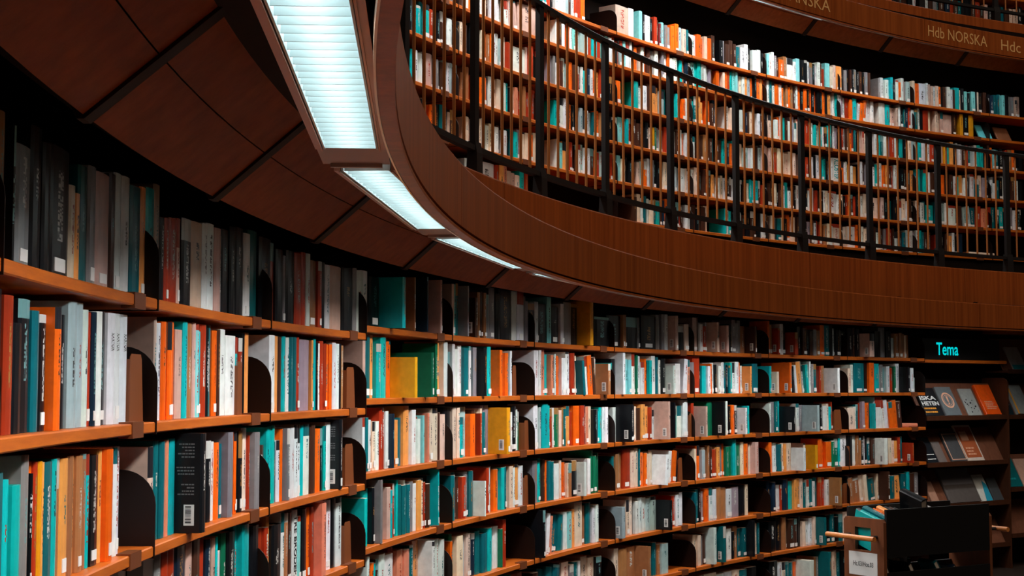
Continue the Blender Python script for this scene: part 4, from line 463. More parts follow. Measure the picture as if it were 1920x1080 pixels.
'U4': '178000,393,193,0,w 177829,428,203,0,N 177643,420,240,0,B 177460,234,203,0,O 177357,286,192,0,W 177232,371,223,0,W 177070,429,237,0,D 176883,450,216,0,w 176688,220,223,0,W 176591,473,196,0,O 176385,377,189,0,W 175577,308,215,0,t 174565,443,216,0,N 174373,398,225,0,P 174200,233,236,0,T 174097,268,235,0,O 173980,420,241,0,G 173797,263,241,0,R 173681,447,197,0,g 173487,425,197,0,N 173302,442,220,0,T 173110,435,198,0,R 172921,488,231,0,O 172710,280,208,0,W 172587,288,186,0,t 172461,493,187,0,O 172247,469,188,0,C 172043,365,202,0,C 171884,334,230,0,W 171739,370,203,0,O 171577,380,206,0,N 171412,341,186,0,G 171263,466,228,0,K 171061,245,237,0,W 170953,334,217,0,B 170807,248,219,0,B 170698,471,212,0,T 170493,340,206,0,B 170345,307,231,0,R 170210,422,186,0,P 170027,221,242,0,g 169929,270,226,0,w 169811,433,209,0,N 169623,411,240,0,W 169444,398,186,0,B 169271,461,185,0,D 169071,330,209,0,O 168927,466,208,0,t 168724,367,189,0,G 168564,358,232,0,G 168408,249,193,0,O 168298,355,242,0,W 168143,435,204,0,t 167954,374,221,0,O 167792,429,225,0,P 167605,416,212,0,D 167424,304,228,0,A 167291,244,242,0,D 167184,267,189,0,O 167066,286,221,0,W 166941,335,186,0,W 166794,451,218,0,w 166183,416,186,0,O 166002,401,203,0,N 165827,289,221,0,t 165701,294,206,0,t 165572,455,196,0,O 165374,475,187,0,D 165168,460,229,0,D 164969,237,191,0,R 164864,397,207,0,B 164691,228,210,0,T 164590,368,219,0,w 164430,252,235,0,P 164319,257,231,0,C 164206,339,233,0,w 164058,375,189,0,O 163895,271,212,0,R 163776,252,243,0,W 163665,345,244,0,O 163514,419,224,0,t 163332,267,212,0,W 163214,273,235,0,O 163094,345,208,0,G 162944,230,232,0,t 162843,231,245,0,g 162740,419,186,0,w 162558,429,225,0,T 162372,496,239,0,W 162157,225,242,0,g 162057,372,214,0,P 161895,438,218,0,T 161705,303,200,0,K 161572,388,185,0,C 161403,235,205,0,G 161300,261,202,0,R 161185,405,214,0,w 161009,390,215,0,O 160839,475,213,0,t 160633,301,217,0,D 160501,422,217,0,g 160318,486,196,0,W 160107,472,217,0,w 159902,494,189,0,R 159688,439,199,0,W 159498,363,201,0,W 158507,454,206,0,w 158310,226,217,0,w 158210,367,191,0,O 158050,286,196,0,g 157925,397,190,0,w 157752,338,229,0,w 157604,263,225,0,W 157489,478,228,0,t 157282,398,189,0,g 157108,341,202,0,t 156447,306,198,0,W 156313,226,218,0,N 156213,240,228,0,w 156107,415,186,0,T 155926,484,227,0,K 155717,306,230,0,W 155583,399,224,0,D 155409,341,232,0,B 155260,416,220,0,N 155079,374,218,0,D 154916,344,188,0,T 154766,251,226,0,P 154655,256,208,0,t 153997,245,219,0,C 153889,498,225,0,W 153673,266,206,0,W 153557,478,239,0,w 153157,386,220,0,W 152989,499,233,-6,w 152774,358,190,-20,R 152619,368,202,0,O 152459,441,213,3,O 152269,550,220,-12,K 152031,561,228,-6,t 151789,346,221,-6,N 151639,330,193,0,P 151496,369,215,0,D 150658,490,202,0,w 150115,409,207,8,W 149938,440,212,3,w 149748,441,222,0,W 149558,437,196,-20,T 149369,444,189,-20,W 149177,480,209,-20,w 148969,502,191,0,W 148753,433,212,-20,D 148566,549,182,8,W 148329,540,188,-12,K 148096,440,207,0,t 147906,532,193,6,T 147676,576,217,-6,L 147428,399,209,0,w 147255,416,207,6,w 147075,633,204,6,O 146802,520,222,6,w 146578,414,221,0,A 145400,343,224,8,W 145251,493,203,3,C 145038,514,219,0,A 144816,315,199,3,t 144679,451,224,8,R 144484,435,204,-12,K 144296,420,211,0,D 144114,393,225,0,W 143944,339,229,-6,g 143797,442,208,0,W 143606,521,213,3,W 143381,504,215,0,D 143163,322,205,-6,O 143023,457,195,0,R 142826,402,207,0,g 142555,546,186,0,w 142320,497,211,-12,D 142105,414,222,-12,R 141926,362,200,-20,K 141769,535,211,0,C 141538,563,188,6,w 141296,539,211,-12,K 141063,423,181,6,K 140880,428,189,-20,D 140512,424,192,-6,w 140329,469,204,-12,g 140126,445,208,3,O 139934,345,237,3,W 139784,574,232,8,G 139537,463,233,-6,K 139337,496,227,3,K 139123,465,206,-12,g 138922,556,237,0,w 138583,367,216,6,K 138424,435,201,-6,W 138236,333,215,0,g 137961,852,212,0,W 137596,315,217,0,w 137459,284,197,-6,W 137335,274,213,0,K 137216,402,218,0,W 137041,454,240,8,w 136845,401,206,-12,W 136671,378,212,-12,D 136507,405,235,8,D 136332,414,244,-6,O 136153,462,240,-6,D 135953,391,205,0,A 135655,464,189,0,W 135455,402,191,-20,W 135281,345,216,-20,w 135131,444,197,-20,W 134939,444,221,-12,K 134747,344,214,-20,D 134598,349,200,-12,W 134346,431,190,6,W 134160,536,205,-20,K 133929,418,191,0,D 133748,317,180,0,w 133610,340,217,6,T 133462,480,211,3,T 133255,507,217,3,T 133036,324,219,0,D 132895,397,185,6,R 132723,526,200,8,K 132496,454,210,8,D 132300,397,236,3,D 132128,505,218,8,w 131910,344,207,0,K 131761,519,222,3,D 131537,318,206,8,W 131399,445,241,3,T 131206,437,199,6,W 131017,488,214,3,D 130807,323,222,3,K 130667,525,229,-6,W 130239,351,230,3,w 130087,371,221,0,K 129926,283,196,0,W 129803,458,215,-6,S 129605,337,232,-20,W 129458,371,207,0,R 129297,323,195,-6,D 129157,450,204,3,K 128962,346,216,0,W 128812,392,218,0,w 128642,1283,220,-6,W* 128092,425,195,0,W 127908,363,199,6,w 127751,429,188,3,K 127565,402,190,-6,R 127391,332,208,-12,O 127247,361,209,0,D 127091,373,194,3,R 126929,374,213,8,K 126767,397,209,-6,w 126595,345,208,-6,W 126445,427,231,3,w 126194,1490,204,3,w* 125378,478,216,8,P 125172,503,201,6,K 124955,402,210,3,D 124781,428,195,-20,t 124595,511,208,8,K 124375,421,241,3,D 124192,345,200,0,W 124043,554,227,0,w 123804,418,206,8,W 123623,460,232,0,D 123424,504,214,-20,K 123207,385,221,6,w 123040,347,206,0,K 122889,565,208,0,W 122646,361,224,-20,t 122489,1059,190,-12,T 121936,605,233,-6,t 121675,611,238,6,g 121412,608,228,3,W 121150,1013,204,6,W 120715,451,185,-20,K 120520,625,212,-12,D 120185,501,203,0,g% 119969,501,217,3,g% 119753,776,206,-20,t 119419,667,223,0,R 119132,630,201,6,S 118861,443,191,0,R 118669,443,224,-6,R 118477,562,226,-12,t 118235,490,203,6,K 118023,597,234,0,T 117766,695,225,-6,K 117467,633,238,0,G 117194,623,208,6,W 116926,394,202,6,K 116756,393,224,-20,K',
'U5': '178000,453,189,0,w 176401,392,202,0,w 176230,391,199,0,D 176060,300,187,0,B 175929,426,234,0,w 175743,355,212,0,t 175589,437,196,0,R 175399,473,234,0,W 175193,379,195,0,w 175028,307,211,0,P 174894,400,233,0,C 174720,247,235,0,w 174611,325,223,0,C 174469,469,194,0,G 174265,336,231,0,D 174119,378,187,0,B 173954,275,243,0,G 173833,427,189,0,B 173648,252,190,0,A 173537,434,217,0,O 173349,262,196,0,P 173234,464,189,0,W 173032,248,195,0,O 172923,428,230,0,K 172737,230,210,0,A 172635,489,239,0,w 172423,229,206,0,t 172322,307,188,0,P 172188,454,206,0,P 171991,376,200,0,w 171827,261,189,0,t 171713,283,243,0,P 171588,437,200,0,O 171399,440,235,0,A 171208,466,201,0,O 171006,456,207,0,O 170808,227,215,0,T 170707,378,190,0,w 170543,342,230,0,g 170393,371,186,0,W 170231,254,185,0,B 170119,490,207,0,B 169907,431,242,0,N 169719,339,196,0,w 169572,299,211,0,D 169441,329,230,0,T 169297,354,189,0,G 169142,458,211,0,g 168943,380,240,0,g 168778,368,223,0,R 168618,301,220,0,P 168486,308,203,0,G 168351,419,190,0,N 168169,303,216,0,O 168036,408,215,0,C 167858,316,218,0,A 167720,425,232,0,B 167536,300,224,0,O 167404,287,201,0,O 167278,283,198,0,W 167154,300,208,0,K 167023,418,218,0,A 166841,274,236,0,P 166721,229,193,0,w 166620,286,234,0,N 166495,368,207,0,w 166334,491,200,0,D 166122,317,225,0,G 165983,496,240,0,K 165768,405,236,0,w 165592,251,242,0,D 165481,447,225,0,D 165287,328,228,0,D 165144,304,193,0,W 165011,461,229,0,W 164811,340,242,0,O 164662,258,192,0,B 164549,313,209,0,g 164412,472,229,0,w 164207,484,244,0,w 163997,457,242,0,K 163799,448,215,0,g 163605,411,241,0,w 163426,462,198,0,w 163226,426,239,0,w 163041,405,223,0,g 162864,321,225,0,O 162724,292,200,0,W 162596,222,192,0,K 162498,408,197,0,B 162320,244,220,0,w 162213,255,210,0,A 162101,285,199,0,G 161976,232,219,0,K 161873,362,191,0,A 161715,376,200,0,G 161551,287,230,0,G 161426,418,227,0,w 161244,309,240,0,C 161109,494,234,0,D 160895,385,199,0,D 160727,400,192,0,B 160553,378,213,0,T 160388,403,199,0,K 160213,383,239,0,P 160046,406,230,0,K 159869,350,216,0,A 159717,389,231,0,R 159547,268,205,0,W 159430,367,206,0,W 159270,334,209,0,g 159124,253,226,0,B 159013,372,220,0,W 158850,282,208,0,G 158727,412,212,0,O 158025,272,203,0,O 157906,494,203,0,t 157692,342,224,0,w 157542,470,224,0,B 157339,412,204,0,W 157160,456,234,0,G 156961,410,222,0,B 156783,255,242,0,g 156671,304,215,0,O 156538,434,210,0,t 156349,413,243,0,T 156170,315,240,0,W 156032,471,233,0,K 155828,402,230,0,T 155653,408,190,0,O 155475,310,188,0,t 155340,485,200,0,t 155129,417,206,0,B 154948,459,210,0,R 154748,300,209,0,C 154617,369,235,0,N 154456,389,243,0,D 154287,458,238,0,D 154088,488,196,0,T 153876,391,236,0,D 153706,307,240,0,g 153572,348,243,0,w 153420,446,195,0,O 153226,408,200,0,N 153049,345,209,0,N 152898,266,210,0,D 152781,303,225,0,O 152649,240,244,0,R 152543,269,218,0,w 152424,427,240,0,T 152239,316,186,0,C 151894,431,210,0,W 151707,428,206,8,w 151522,435,221,8,O 150732,436,216,8,W 150544,468,231,0,K 150341,421,236,8,R 150159,509,238,6,O 149939,511,243,-6,O 149719,1947,230,-20,W* 148886,420,227,-6,R 148704,636,231,0,A 148430,454,237,-6,S 148233,558,205,-6,P 147993,463,197,-6,P 147793,586,187,0,w 147540,581,227,0,T 147290,470,218,6,R 140848,579,205,8,D 140599,517,231,6,w 140375,424,201,3,W 140192,522,226,0,t 139967,438,208,-6,W 139778,470,201,8,w 139575,351,211,3,t 139422,585,208,0,T 139170,350,203,0,D 139018,339,215,3,N 138871,400,231,3,O 138435,510,182,-12,W 138215,450,218,6,K 138020,607,199,-20,R% 137758,386,194,-20,D% 137591,506,208,0,W 137373,423,199,-6,W 137190,535,217,0,D 136959,405,190,8,K 136783,412,202,-20,w 136605,588,212,3,D 136352,520,229,-20,w 135197,299,229,8,T 135067,307,216,6,W 134934,340,210,8,T 134786,360,212,0,K 134630,373,191,0,K 134369,538,213,0,W 134137,331,207,-20,W 133993,507,198,-20,D 133774,546,220,-6,K 133538,529,237,0,D 133310,355,201,-6,D 133156,544,229,6,K 132922,719,226,6,W 132612,363,226,0,D 132455,425,208,-20,D 132271,532,223,3,w 132041,439,211,-20,G 131851,539,203,3,t 131619,329,217,0,w 131476,550,209,0,K 131238,502,253,-12,O 131022,554,231,6,w 130783,367,252,-6,D 130624,359,242,0,D 130267,273,231,6,W 130148,336,196,0,K 130002,460,205,0,L 129804,451,224,8,D 129609,374,220,8,W 129447,368,226,-12,R 129287,437,190,6,R 129098,302,222,-20,B 128967,467,187,3,B 128765,420,208,8,w 128583,399,208,6,W 128410,1081,212,3,w 127947,396,211,0,W 127775,454,192,8,w 127579,359,197,-6,w 127423,1130,205,-12,W 126939,336,227,0,O 126793,441,230,0,D 126602,358,215,0,W 126446,353,197,8,w 126226,349,194,0,K 126075,442,221,8,W 125884,479,226,0,D 125676,361,219,0,W 125520,450,219,-12,w 125325,361,210,-20,D 125169,371,212,-6,G 125008,467,223,0,R 124806,467,218,-20,R 124604,323,229,-12,D 124464,467,196,-12,W 124262,435,195,0,D 124074,490,194,8,t 123862,439,219,6,g 123672,448,204,8,W 123478,361,221,-12,W 123322,301,205,-20,L 123191,352,228,3,W 123038,483,228,0,T 122829,327,215,3,t 122687,412,217,3,D 122509,475,217,6,D 121973,407,197,-6,R 121797,547,208,0,R 121560,419,209,-20,K 121379,445,217,3,D 121187,516,199,3,A 120964,365,229,6,W 120806,478,199,0,K 120599,332,226,-12,L 120455,381,228,0,N',
'V0': '121513,731,236,6,R 121224,700,239,-12,w 120948,609,207,-6,W 120707,635,196,3,R 120456,657,192,0,P 120196,610,232,-12,K 119955,696,242,-12,O 119680,593,238,0,O 119445,485,233,8,O 119253,497,201,-6,D 119056,484,221,0,K 118864,761,230,-6,D 118563,688,225,-20,D 118291,689,200,3,K 118019,593,228,0,W 117785,663,195,-20,K 117523,679,219,-12,O 117255,567,216,-20,W 117030,508,206,0,D 116829,505,207,6,G 116629,618,244,-20,K 116384,718,224,-20,D 116101,683,221,3,N 115831,521,215,0,R 115624,624,207,6,D 115377,499,205,0,t 115180,664,228,6,K 114917,812,239,0,K 114597,621,232,3,D 114352,666,226,0,R 114088,665,188,-6,D 113825,560,212,-6,P 113604,626,184,-6,K 113356,623,196,3,D 113110,551,223,8,K 112892,621,210,-20,t 112646,677,192,0,D 112379,586,201,-20,w 112147,704,198,-6,P 111869,776,237,-20,K',
}
BOOKENDS = [('L1', 179.061, 178.512), ('L1', 174.181, 174.102), ('L1', 168.351, 167.853), ('L2', 168.408, 167.882), ('L3', 168.403, 168.004), ('R1', 157.798, 157.691), ('R2', 157.087, 156.802), ('R2', 145.723, 145.425), ('R2', 135.575, 135.055), ('R3', 157.089, 156.84), ('R3', 146.492, 146.232), ('R3', 134.687, 134.576), ('R4', 135.023, 134.653)]

def lean_mtx(loc, rz, T, lean):
    m = Matrix.Translation(loc) @ Matrix.Rotation(rz, 4, 'Z')
    if lean > 0: m = m @ Matrix.Translation((T, 0, 0)) @ Matrix.Rotation(-R(7), 4, 'Y') @ Matrix.Translation((-T, 0, 0))
    if lean < 0: m = m @ Matrix.Rotation(R(7), 4, 'Y')
    return m
sv = []; sf = []; scol = []; stc = []; ssp = []; sinf = []; smi = []
used = {}; todo = []
parsed = {}
for row, txt in BOOKS.items():
    recs = []
    for rec in txt.split():
        a, T, h, p, rest = rec.split(','); c = rest[0]
        recs.append((int(a)/1000, max(int(T)/10000, 0.004), int(h)/1000, int(p)/1000, c, 'b' in rest[1:], 1 if '%' in rest else -1 if '/' in rest else 0, '*' in rest))
    parsed[row] = recs
WORN = ['with a plain spine', 'with small print on the spine', 'with a glossy film cover']
def look(T, h, p, c):
    th = 'thin ' if T < 0.03 else 'thick ' if T > 0.075 else ''
    ht = 'tall ' if h > 0.225 else 'short ' if h < 0.175 else ''
    return '%s%s%s book' % (ht, th, CN[c])
labels = {}
for row, recs in parsed.items():
    rs = RAD[row[0]]+0.03; z = ZZ[row[0]][int(row[1])]
    for i, (a0, T, h, p, c, bar, lean, big) in enumerate(recs):
        r = rs-p; am = a0-math.degrees(T/2/r)
        loc = pol(r, am, z)
        am_r = R(am-90)
        loc = loc-Vector((math.cos(am_r), math.sin(am_r), 0))*(T/2)
        D = 0.165+max(p, 0); col = jitter(PAL[c]); rnd = random.random()
        h = h+random.uniform(-0.001, 0.001)
        m = lean_mtx(loc+Vector((0, 0, 0.0006)), am_r, T, lean)
        lab = random.random() < (0.36 if row[0] != 'U' else 0.3) and T > 0.008
        if big:
            # neighbours make the label single the book out
            left = CN[recs[i-1][4]] if i else None; right = CN[recs[i+1][4]] if i+1 < len(recs) else None
            s = look(T, h, p, c)
            if bar: s += ' with barcode'
            elif p > 0.03: s += ' standing out'
            if left and right: s += (' between %s and %s' % (left, right)) if left != right else ' between two %s ones' % left
            elif right: s += ' before a %s one' % right
            elif left: s += ' after a %s one' % left
            labels.setdefault((s, place_name(row, am)), []).append(len(todo))
            todo.append((m, T, h, D, col, rnd, lab, bar, c, s, place_name(row, am), row))
        else:
            prof, e, bd = book_shape(T, h, D); n = len(sv)
            pf = [(0, D), (0, e), (0.5*T, 0), (T, e), (T, D)]
            sv += [tuple(m @ Vector((x, y, zz))) for zz in (0, h) for x, y in pf]
            k = 5; fl = [(j, (j+1) % k, k+(j+1) % k, k+j) for j in range(k)]+[(5, 6, 7, 8, 9)]
            tc = title_col(col)
            for j, f in enumerate(fl):
                sf.append(tuple(q+n for q in f)); smi.append(1 if j == 5 else 0)
                for q in f: ssp.append((0.5+((q % 5-1)/2.0-0.5)*min(max(T/0.034, 1), 1.38) if j in (1, 2) else -1.0, h if q >= 5 else 0.0)); sinf.append((rnd, h))
            scol += [col]*10; stc += [tc]*10
            if lab:
                n = len(sv); hh = random.uniform(0.018, 0.03)
                sv += [tuple(m @ Vector(q)) for q in ((0.12*T, -0.0008, 0.012), (0.88*T, -0.0008, 0.012), (0.88*T, -0.0008, 0.012+hh), (0.12*T, -0.0008, 0.012+hh))]
                sf.append((n, n+1, n+2, n+3)); smi.append(2); ssp += [(-1, 0)]*4; sinf += [(0, 1)]*4; scol += [(.8, .8, .8)]*4; stc += [(0, 0, 0)]*4
me = bpy.data.meshes.new('books'); me.from_pydata(sv, [], sf)
for k in ('book', 'pages', 'label'): me.materials.append(M[k])
me.polygons.foreach_set('material_index', smi); attrs(me, scol, stc, ssp, sinf); me.update()
o = bpy.data.objects.new('books', me); COL.objects.link(o)
tag(o, 'rows of many small distant books filling the far shelves and the galleries', 'books', None, 'stuff')
ORDN = ['first', 'second', 'third', 'fourth', 'fifth', 'sixth', 'seventh', 'eighth']
for key, idx in labels.items():
    for q, i in enumerate(idx):
        t = list(todo[i]); t[9] = key[0] if len(idx) == 1 else '%s, %s such' % (key[0], ORDN[q]); todo[i] = tuple(t)
placed = []
for m, T, h, D, col, rnd, lab, bar, c, s, pn, row in todo:
    o = bpy.data.objects.new('book', cover_mesh('book', T, h, D, col, rnd)); COL.objects.link(o); o.matrix_world = m
    placed.append((row, m, T, h, o))
    tag(o, s+', '+pn, 'book', 'books on the '+pn)
    e = min(0.006, T*0.22); bd = min(0.0025, T*0.15)
    b = MB(); b.box((bd+0.0003, e+bd+0.0005, 0.003), (T-bd-0.0003, D-0.004, h-0.004)); b.build('page_block', M['pages'], o)
    if lab:
        b = MB(); hh = random.uniform(0.02, 0.03); b.box((0.25*T, 0.0, 0.012), (0.75*T, 0.003, 0.012+hh))
        for v in range(8): x, y, zz = b.v[v]; b.v[v] = (x, -0.0006 if y == 0 else y, zz)
        b.build('spine_label', M['label'], o)
    if row == 'L2' and bar and c == 'K' and D > 0.2 and h > 0.2:
        rn = random.Random(2); b = MB(); z0 = h-0.03
        while z0 > 0.1:
            y = 0.022
            while y < 0.022+rn.uniform(0.02, 0.05): l = rn.uniform(0.003, 0.010); b.box((-0.0006, y, z0), (0.0, y+l, z0+0.0035)); y += l+0.002
            z0 -= 0.0085 if rn.random() < 0.8 else 0.028
        tag(b.build('cover_print', mat('faint_grey_print', (.16, .16, .165), 0.6, 0.2), o), kind='stuff')
    if bar and D > 0.2:
        y0 = e+0.015; b = MB(); b.box((-0.0007, y0, 0.02), (0.0, y0+0.028, 0.075)); lb = b.build('barcode_label', M['label'], o)
        b = MB(); z0 = 0.026
        while z0 < 0.068:
            hh = random.choice([0.0012, 0.0022, 0.0035]); b.box((-0.0010, y0+0.008, z0), (-0.0007, y0+0.024, z0+hh)); z0 += hh+random.choice([0.0015, 0.0025])
        b.build('barcode', M['ink'], lb)
# spine lettering that can be read in the photograph, top to bottom
def spine_text(row, az, s, m, z0, z1, wid=0.6, bold=0.01):
    p = pol(RS+0.03, az, ZZ[row[0]][int(row[1])])
    c = [t for t in placed if t[0] == row]
    r_, mm, T, h, o = min(c, key=lambda t: ((t[1] @ Vector((t[2]/2, 0, 0)))-p).length)
    o.data.uv_layers['spine'].data.foreach_set('uv', [-1.0]*(2*len(o.data.loops)))
    e = bpy.data.objects.new('spine_lettering', None); COL.objects.link(e); e.parent = o
    lettering(e, s, m, lambda u, v: Vector((T*(0.5-wid/2+wid*v), -0.0012+0.004*abs(v-0.5), h*(z1-(z1-z0)*u))), bold)
spine_text('L3', 170.98, 'TRE BRÖDER', M['ink'], 0.10, 0.93, 0.62, 0.02)
for a_ in (179.63, 179.41, 179.18): spine_text('L1', a_, 'KARTOR', M['ink'], 0.66, 0.82, 0.42, 0.01)
spine_text('U3', 128.05, 'KLOSTER', mat('turquoise_print', (.0, .36, .40), .5, .2), 0.12, 0.94, 0.62, 0.02)
# bookends
BL = {}
for k, (row, a0, a1) in enumerate(BOOKENDS):
    z = ZZ[row[0]][int(row[1])]; r = RS+0.022; am = (a0+a1)/2; Wd = max(R(a0-a1)*r, 0.05)
    o = empty('bookend', pol(r, am, z+0.0006), R(am-90), 'brown enamel tapered bookend, %s, %s' % (place_name(row, am), 'right end' if a1 < 176 and row[0] == 'L' and a1 < 170 else 'left part' if a1 > 176 else 'middle part'), 'bookend', 'brown enamel bookends')
    b = MB(); t = 0.0016
    prof = [(-Wd/2, 0), (Wd/2, 0), (Wd*0.34, 0.15), (Wd*0.26, 0.163), (-Wd*0.4, 0.163), (-Wd/2, 0.155)]
    b.prism(prof, [(lambda p, y=y: Vector((p[0], y, p[1]))) for y in (0.0, t)]); b.build('front_flange', M['bookend'], o)
    b = MB(); b.box((-Wd/2, t, 0.0), (Wd/2, 0.12, 0.0012)); b.build('foot_plate', M['bookend'], o)
    b = MB(); b.box((-Wd/2, t, 0.0012), (-Wd/2+0.0016, 0.12, 0.15)); b.build('side_plate', M['bookend'], o)

# ---------------------------------------------------------------- display unit with sloping shelves and the lit sign
def one_book(T, h, D, col, m, label, group, name='book', title=True):
    o = bpy.data.objects.new(name, cover_mesh(name, T, h, D, col, random.random())); COL.objects.link(o); o.matrix_world = m
    tag(o, label, 'book', group); e = min(0.006, T*0.22); bd = min(0.0025, T*0.15)
    b = MB(); b.box((bd+0.0003, e+bd+0.0005, 0.003), (T-bd-0.0003, D-0.004, h-0.004)); b.build('page_block', M['pages'], o)
    return o
def display_unit(a0, a1, zs, z_board, label):
    am = (a0+a1)/2; off = pol(RS, am, -1.65); e = empty('display_bookcase', off, 0, label, 'bookcase', 'display units')
    def part(nm, prof, x0, x1, n, m):
        b = MB(); b.revolve(prof, x0, x1, n, 0, off); return b.build(nm, m, e)
    part('top_board', [(RS, z_board-0.026), (RS, z_board), (RS+0.27, z_board), (RS+0.27, z_board-0.026)], a0-0.01, a1+0.03, 8, M['shelf'])
    for z in zs:
        part('shelf', [(RS, z-0.02), (RS, z), (RS+0.25, z), (RS+0.25, z-0.02)], a0-0.04, a1+0.10, 8, M['displayside'])
        part('front_lip', [(RS-0.008, z-0.028), (RS-0.008, z+0.012), (RS, z+0.012), (RS, z-0.028)], a0-0.04, a1+0.10, 8, M['displayside'])
        part('sloping_back', [(RS+0.045, z+0.002), (RS+0.205, z+0.30), (RS+0.215, z+0.296), (RS+0.057, z+0.002)], a0-0.04, a1+0.10, 8, M['displayback'])
    rr = 0.06; zt = 0.085
    prof = [(RS-0.012, -1.65), (RS-0.012, zt-rr)]+[(RS-0.012+rr*(1-math.cos(R(90)*k/6)), zt-rr+rr*math.sin(R(90)*k/6)) for k in range(1, 7)]+[(RS+0.27, zt), (RS+0.27, -1.65)]
    part('side_panel', prof, a1+0.10, a1+0.02, 1, M['displayside'])
    part('back_panel', [(RS+0.275, -1.63), (RS+0.275, 0.6), (RS+0.285, 0.6), (RS+0.285, -1.63)], a0, a1, 4, M['back'])
    return e
ZD = (-.266, -.672, -1.04, -1.42); ZD2 = (.152, -.266, -.93, -1.35)
display_unit(129.40, 123.80, ZD, .24, 'dark display unit with sloping shelves under the lit cyan sign')
display_unit(123.80, 118.35, ZD2, .52, 'next dark display unit with sloping shelves at the right edge')
SL = R(28)
def display_book(a_l, a_r, z, h, T, col, label, ry=0.052, rs=RS):
    r = rs+ry; am = (a_l+a_r)/2; W = R(a_l-a_r)*r
    fr = Matrix.Translation(pol(r, am, z+0.0015)) @ Matrix.Rotation(R(am-90), 4, 'Z') @ Matrix.Rotation(-SL, 4, 'X')
    m = fr @ Matrix.Translation((-W/2, 0, 0)) @ Matrix.Rotation(-PI/2, 4, 'Z')
    o = one_book(T, h, W, col, m, label, None)
    o.data.attributes['tcol'].data.foreach_set('color', [x for _ in o.data.vertices for x in (*col, 1)])
    return o, fr, W
def on_cover(o, fr, T, name, m, mk):
    """flat print on the front board: mk(b) adds geometry in x (right), z (up) of the leaning cover"""
    inv = o.matrix_world.inverted() @ fr; b = MB(); mk(b)
    b.v = [tuple(inv @ Vector((x, -T-0.0009-y, z))) for x, y, z in b.v]; return b.build(name, m, o)
def bars(b, x0, x1, z0, z1, n, seed=1):
    rnd = random.Random(seed); hgt = (z1-z0)/n
    for i in range(n):
        z = z1-hgt*(i+0.75); x = x0; xe = x0+(x1-x0)*rnd.uniform(0.6, 1)
        while x < xe:
            l = rnd.uniform(0.008, 0.03); b.box((x, 0, z), (min(x+l, xe), 0.0002, z+hgt*0.45)); x += l+0.005
def cover_text(o, fr, T, s, m, x0, x1, z0, z1, bold=0.0):
    inv = o.matrix_world.inverted() @ fr
    e = bpy.data.objects.new('cover_lettering', None); COL.objects.link(e); e.parent = o
    lettering(e, s, m, lambda u, v: inv @ Vector((x0+(x1-x0)*u, -T-0.0012, z0+(z1-z0)*v)), bold)
T = 0.03
o, fr, W = display_book(129.15, 127.92, ZD[0], 0.275, T, (.010, .011, .014), 'black book with bold white title, leftmost under the lit cyan sign')
cover_text(o, fr, T, 'ISKA', M['label'], -W*0.46, W*0.42, 0.155, 0.195, 0.03); cover_text(o, fr, T, 'HETEN', M['label'], -W*0.46, W*0.46, 0.100, 0.140, 0.03)
mo = mat('orange_print', (.85, .36, .04), 0.5, 0.2); mp_ = mat('peach_print', (.80, .42, .28), 0.5, 0.2); mt = mat('teal_print', (.01, .3, .33), 0.5, 0.2); mr = mat('rust_print', (.38, .09, .03), 0.5, 0.2); mb = mat('blue_print', (.02, .30, .45), 0.5, 0.2)
on_cover(o, fr, T, 'cover_print', mo, lambda b: bars(b, -W*0.45, W*0.48, 0.02, 0.09, 2, 4))
o, fr, W = display_book(127.78, 126.72, ZD[0], 0.285, T, (.14, .16, .17), 'dark grey book with a round pale emblem, second under the lit cyan sign')
def emblem(b):
    n = 28; cz, rx, rz = 0.150, W*0.36, 0.078
    for r0, r1 in ((1, .80), (.68, .62)):
        b.add([(rx*r0*math.cos(2*PI*k/n), 0, cz+rz*r0*math.sin(2*PI*k/n)) for k in range(n)]+[(rx*r1*math.cos(2*PI*k/n), 0, cz+rz*r1*math.sin(2*PI*k/n)) for k in range(n)], [(k, (k+1) % n, n+(k+1) % n, n+k) for k in range(n)])
    b.add([(-0.013, 0, cz+0.040), (0.013, 0, cz+0.040), (0.009, 0, cz-0.016), (-0.009, 0, cz-0.016)], [(0, 1, 2, 3)])
    b.add([(0.011*math.cos(2*PI*k/10), 0, cz-0.033+0.011*math.sin(2*PI*k/10)) for k in range(10)], [tuple(range(10))])
on_cover(o, fr, T, 'cover_emblem', mp_, emblem)
o, fr, W = display_book(126.20, 125.32, ZD[0], 0.27, 0.022, (.33, .34, .32), 'mottled pale grey book, third under the lit cyan sign')
def blots(b):
    rn = random.Random(3)
    for k in range(16):
        x, z, s = rn.uniform(-W*.42, W*.42), rn.uniform(0.03, 0.16), rn.uniform(0.004, 0.012); b.add([(x+s*math.cos(q*1.05), 0, z+s*0.8*math.sin(q*1.05)) for q in range(6)], [tuple(range(6))])
on_cover(o, fr, 0.022, 'cover_print', M['ink'], blots)
o, fr, W = display_book(125.10, 124.10, ZD[0], 0.305, 0.036, (.88, .095, .006), 'bright orange red book, rightmost under the lit cyan sign')
on_cover(o, fr, 0.036, 'cover_print', mp_, lambda b: bars(b, -W*.3, W*.42, 0.05, 0.14, 5, 7))
o, fr, W = display_book(129.05, 128.33, ZD[1], 0.25, 0.02, (.010, .012, .016), 'black book with two white lines, second sloping shelf at left')
for q in (.03, .075): on_cover(o, fr, 0.02, 'cover_mark', M['label'], lambda b: b.box((-W*.4, 0, q), (W*.37, .0002, q+.007)))
o, fr, W = display_book(128.28, 127.75, ZD[1], 0.20, 0.02, (.16, .13, .12), 'small greyish book, second on the second sloping shelf')
o, fr, W = display_book(127.45, 126.42, ZD[1], 0.285, T, (.07, .07, .075), 'dark framed picture book, third on the second sloping shelf')
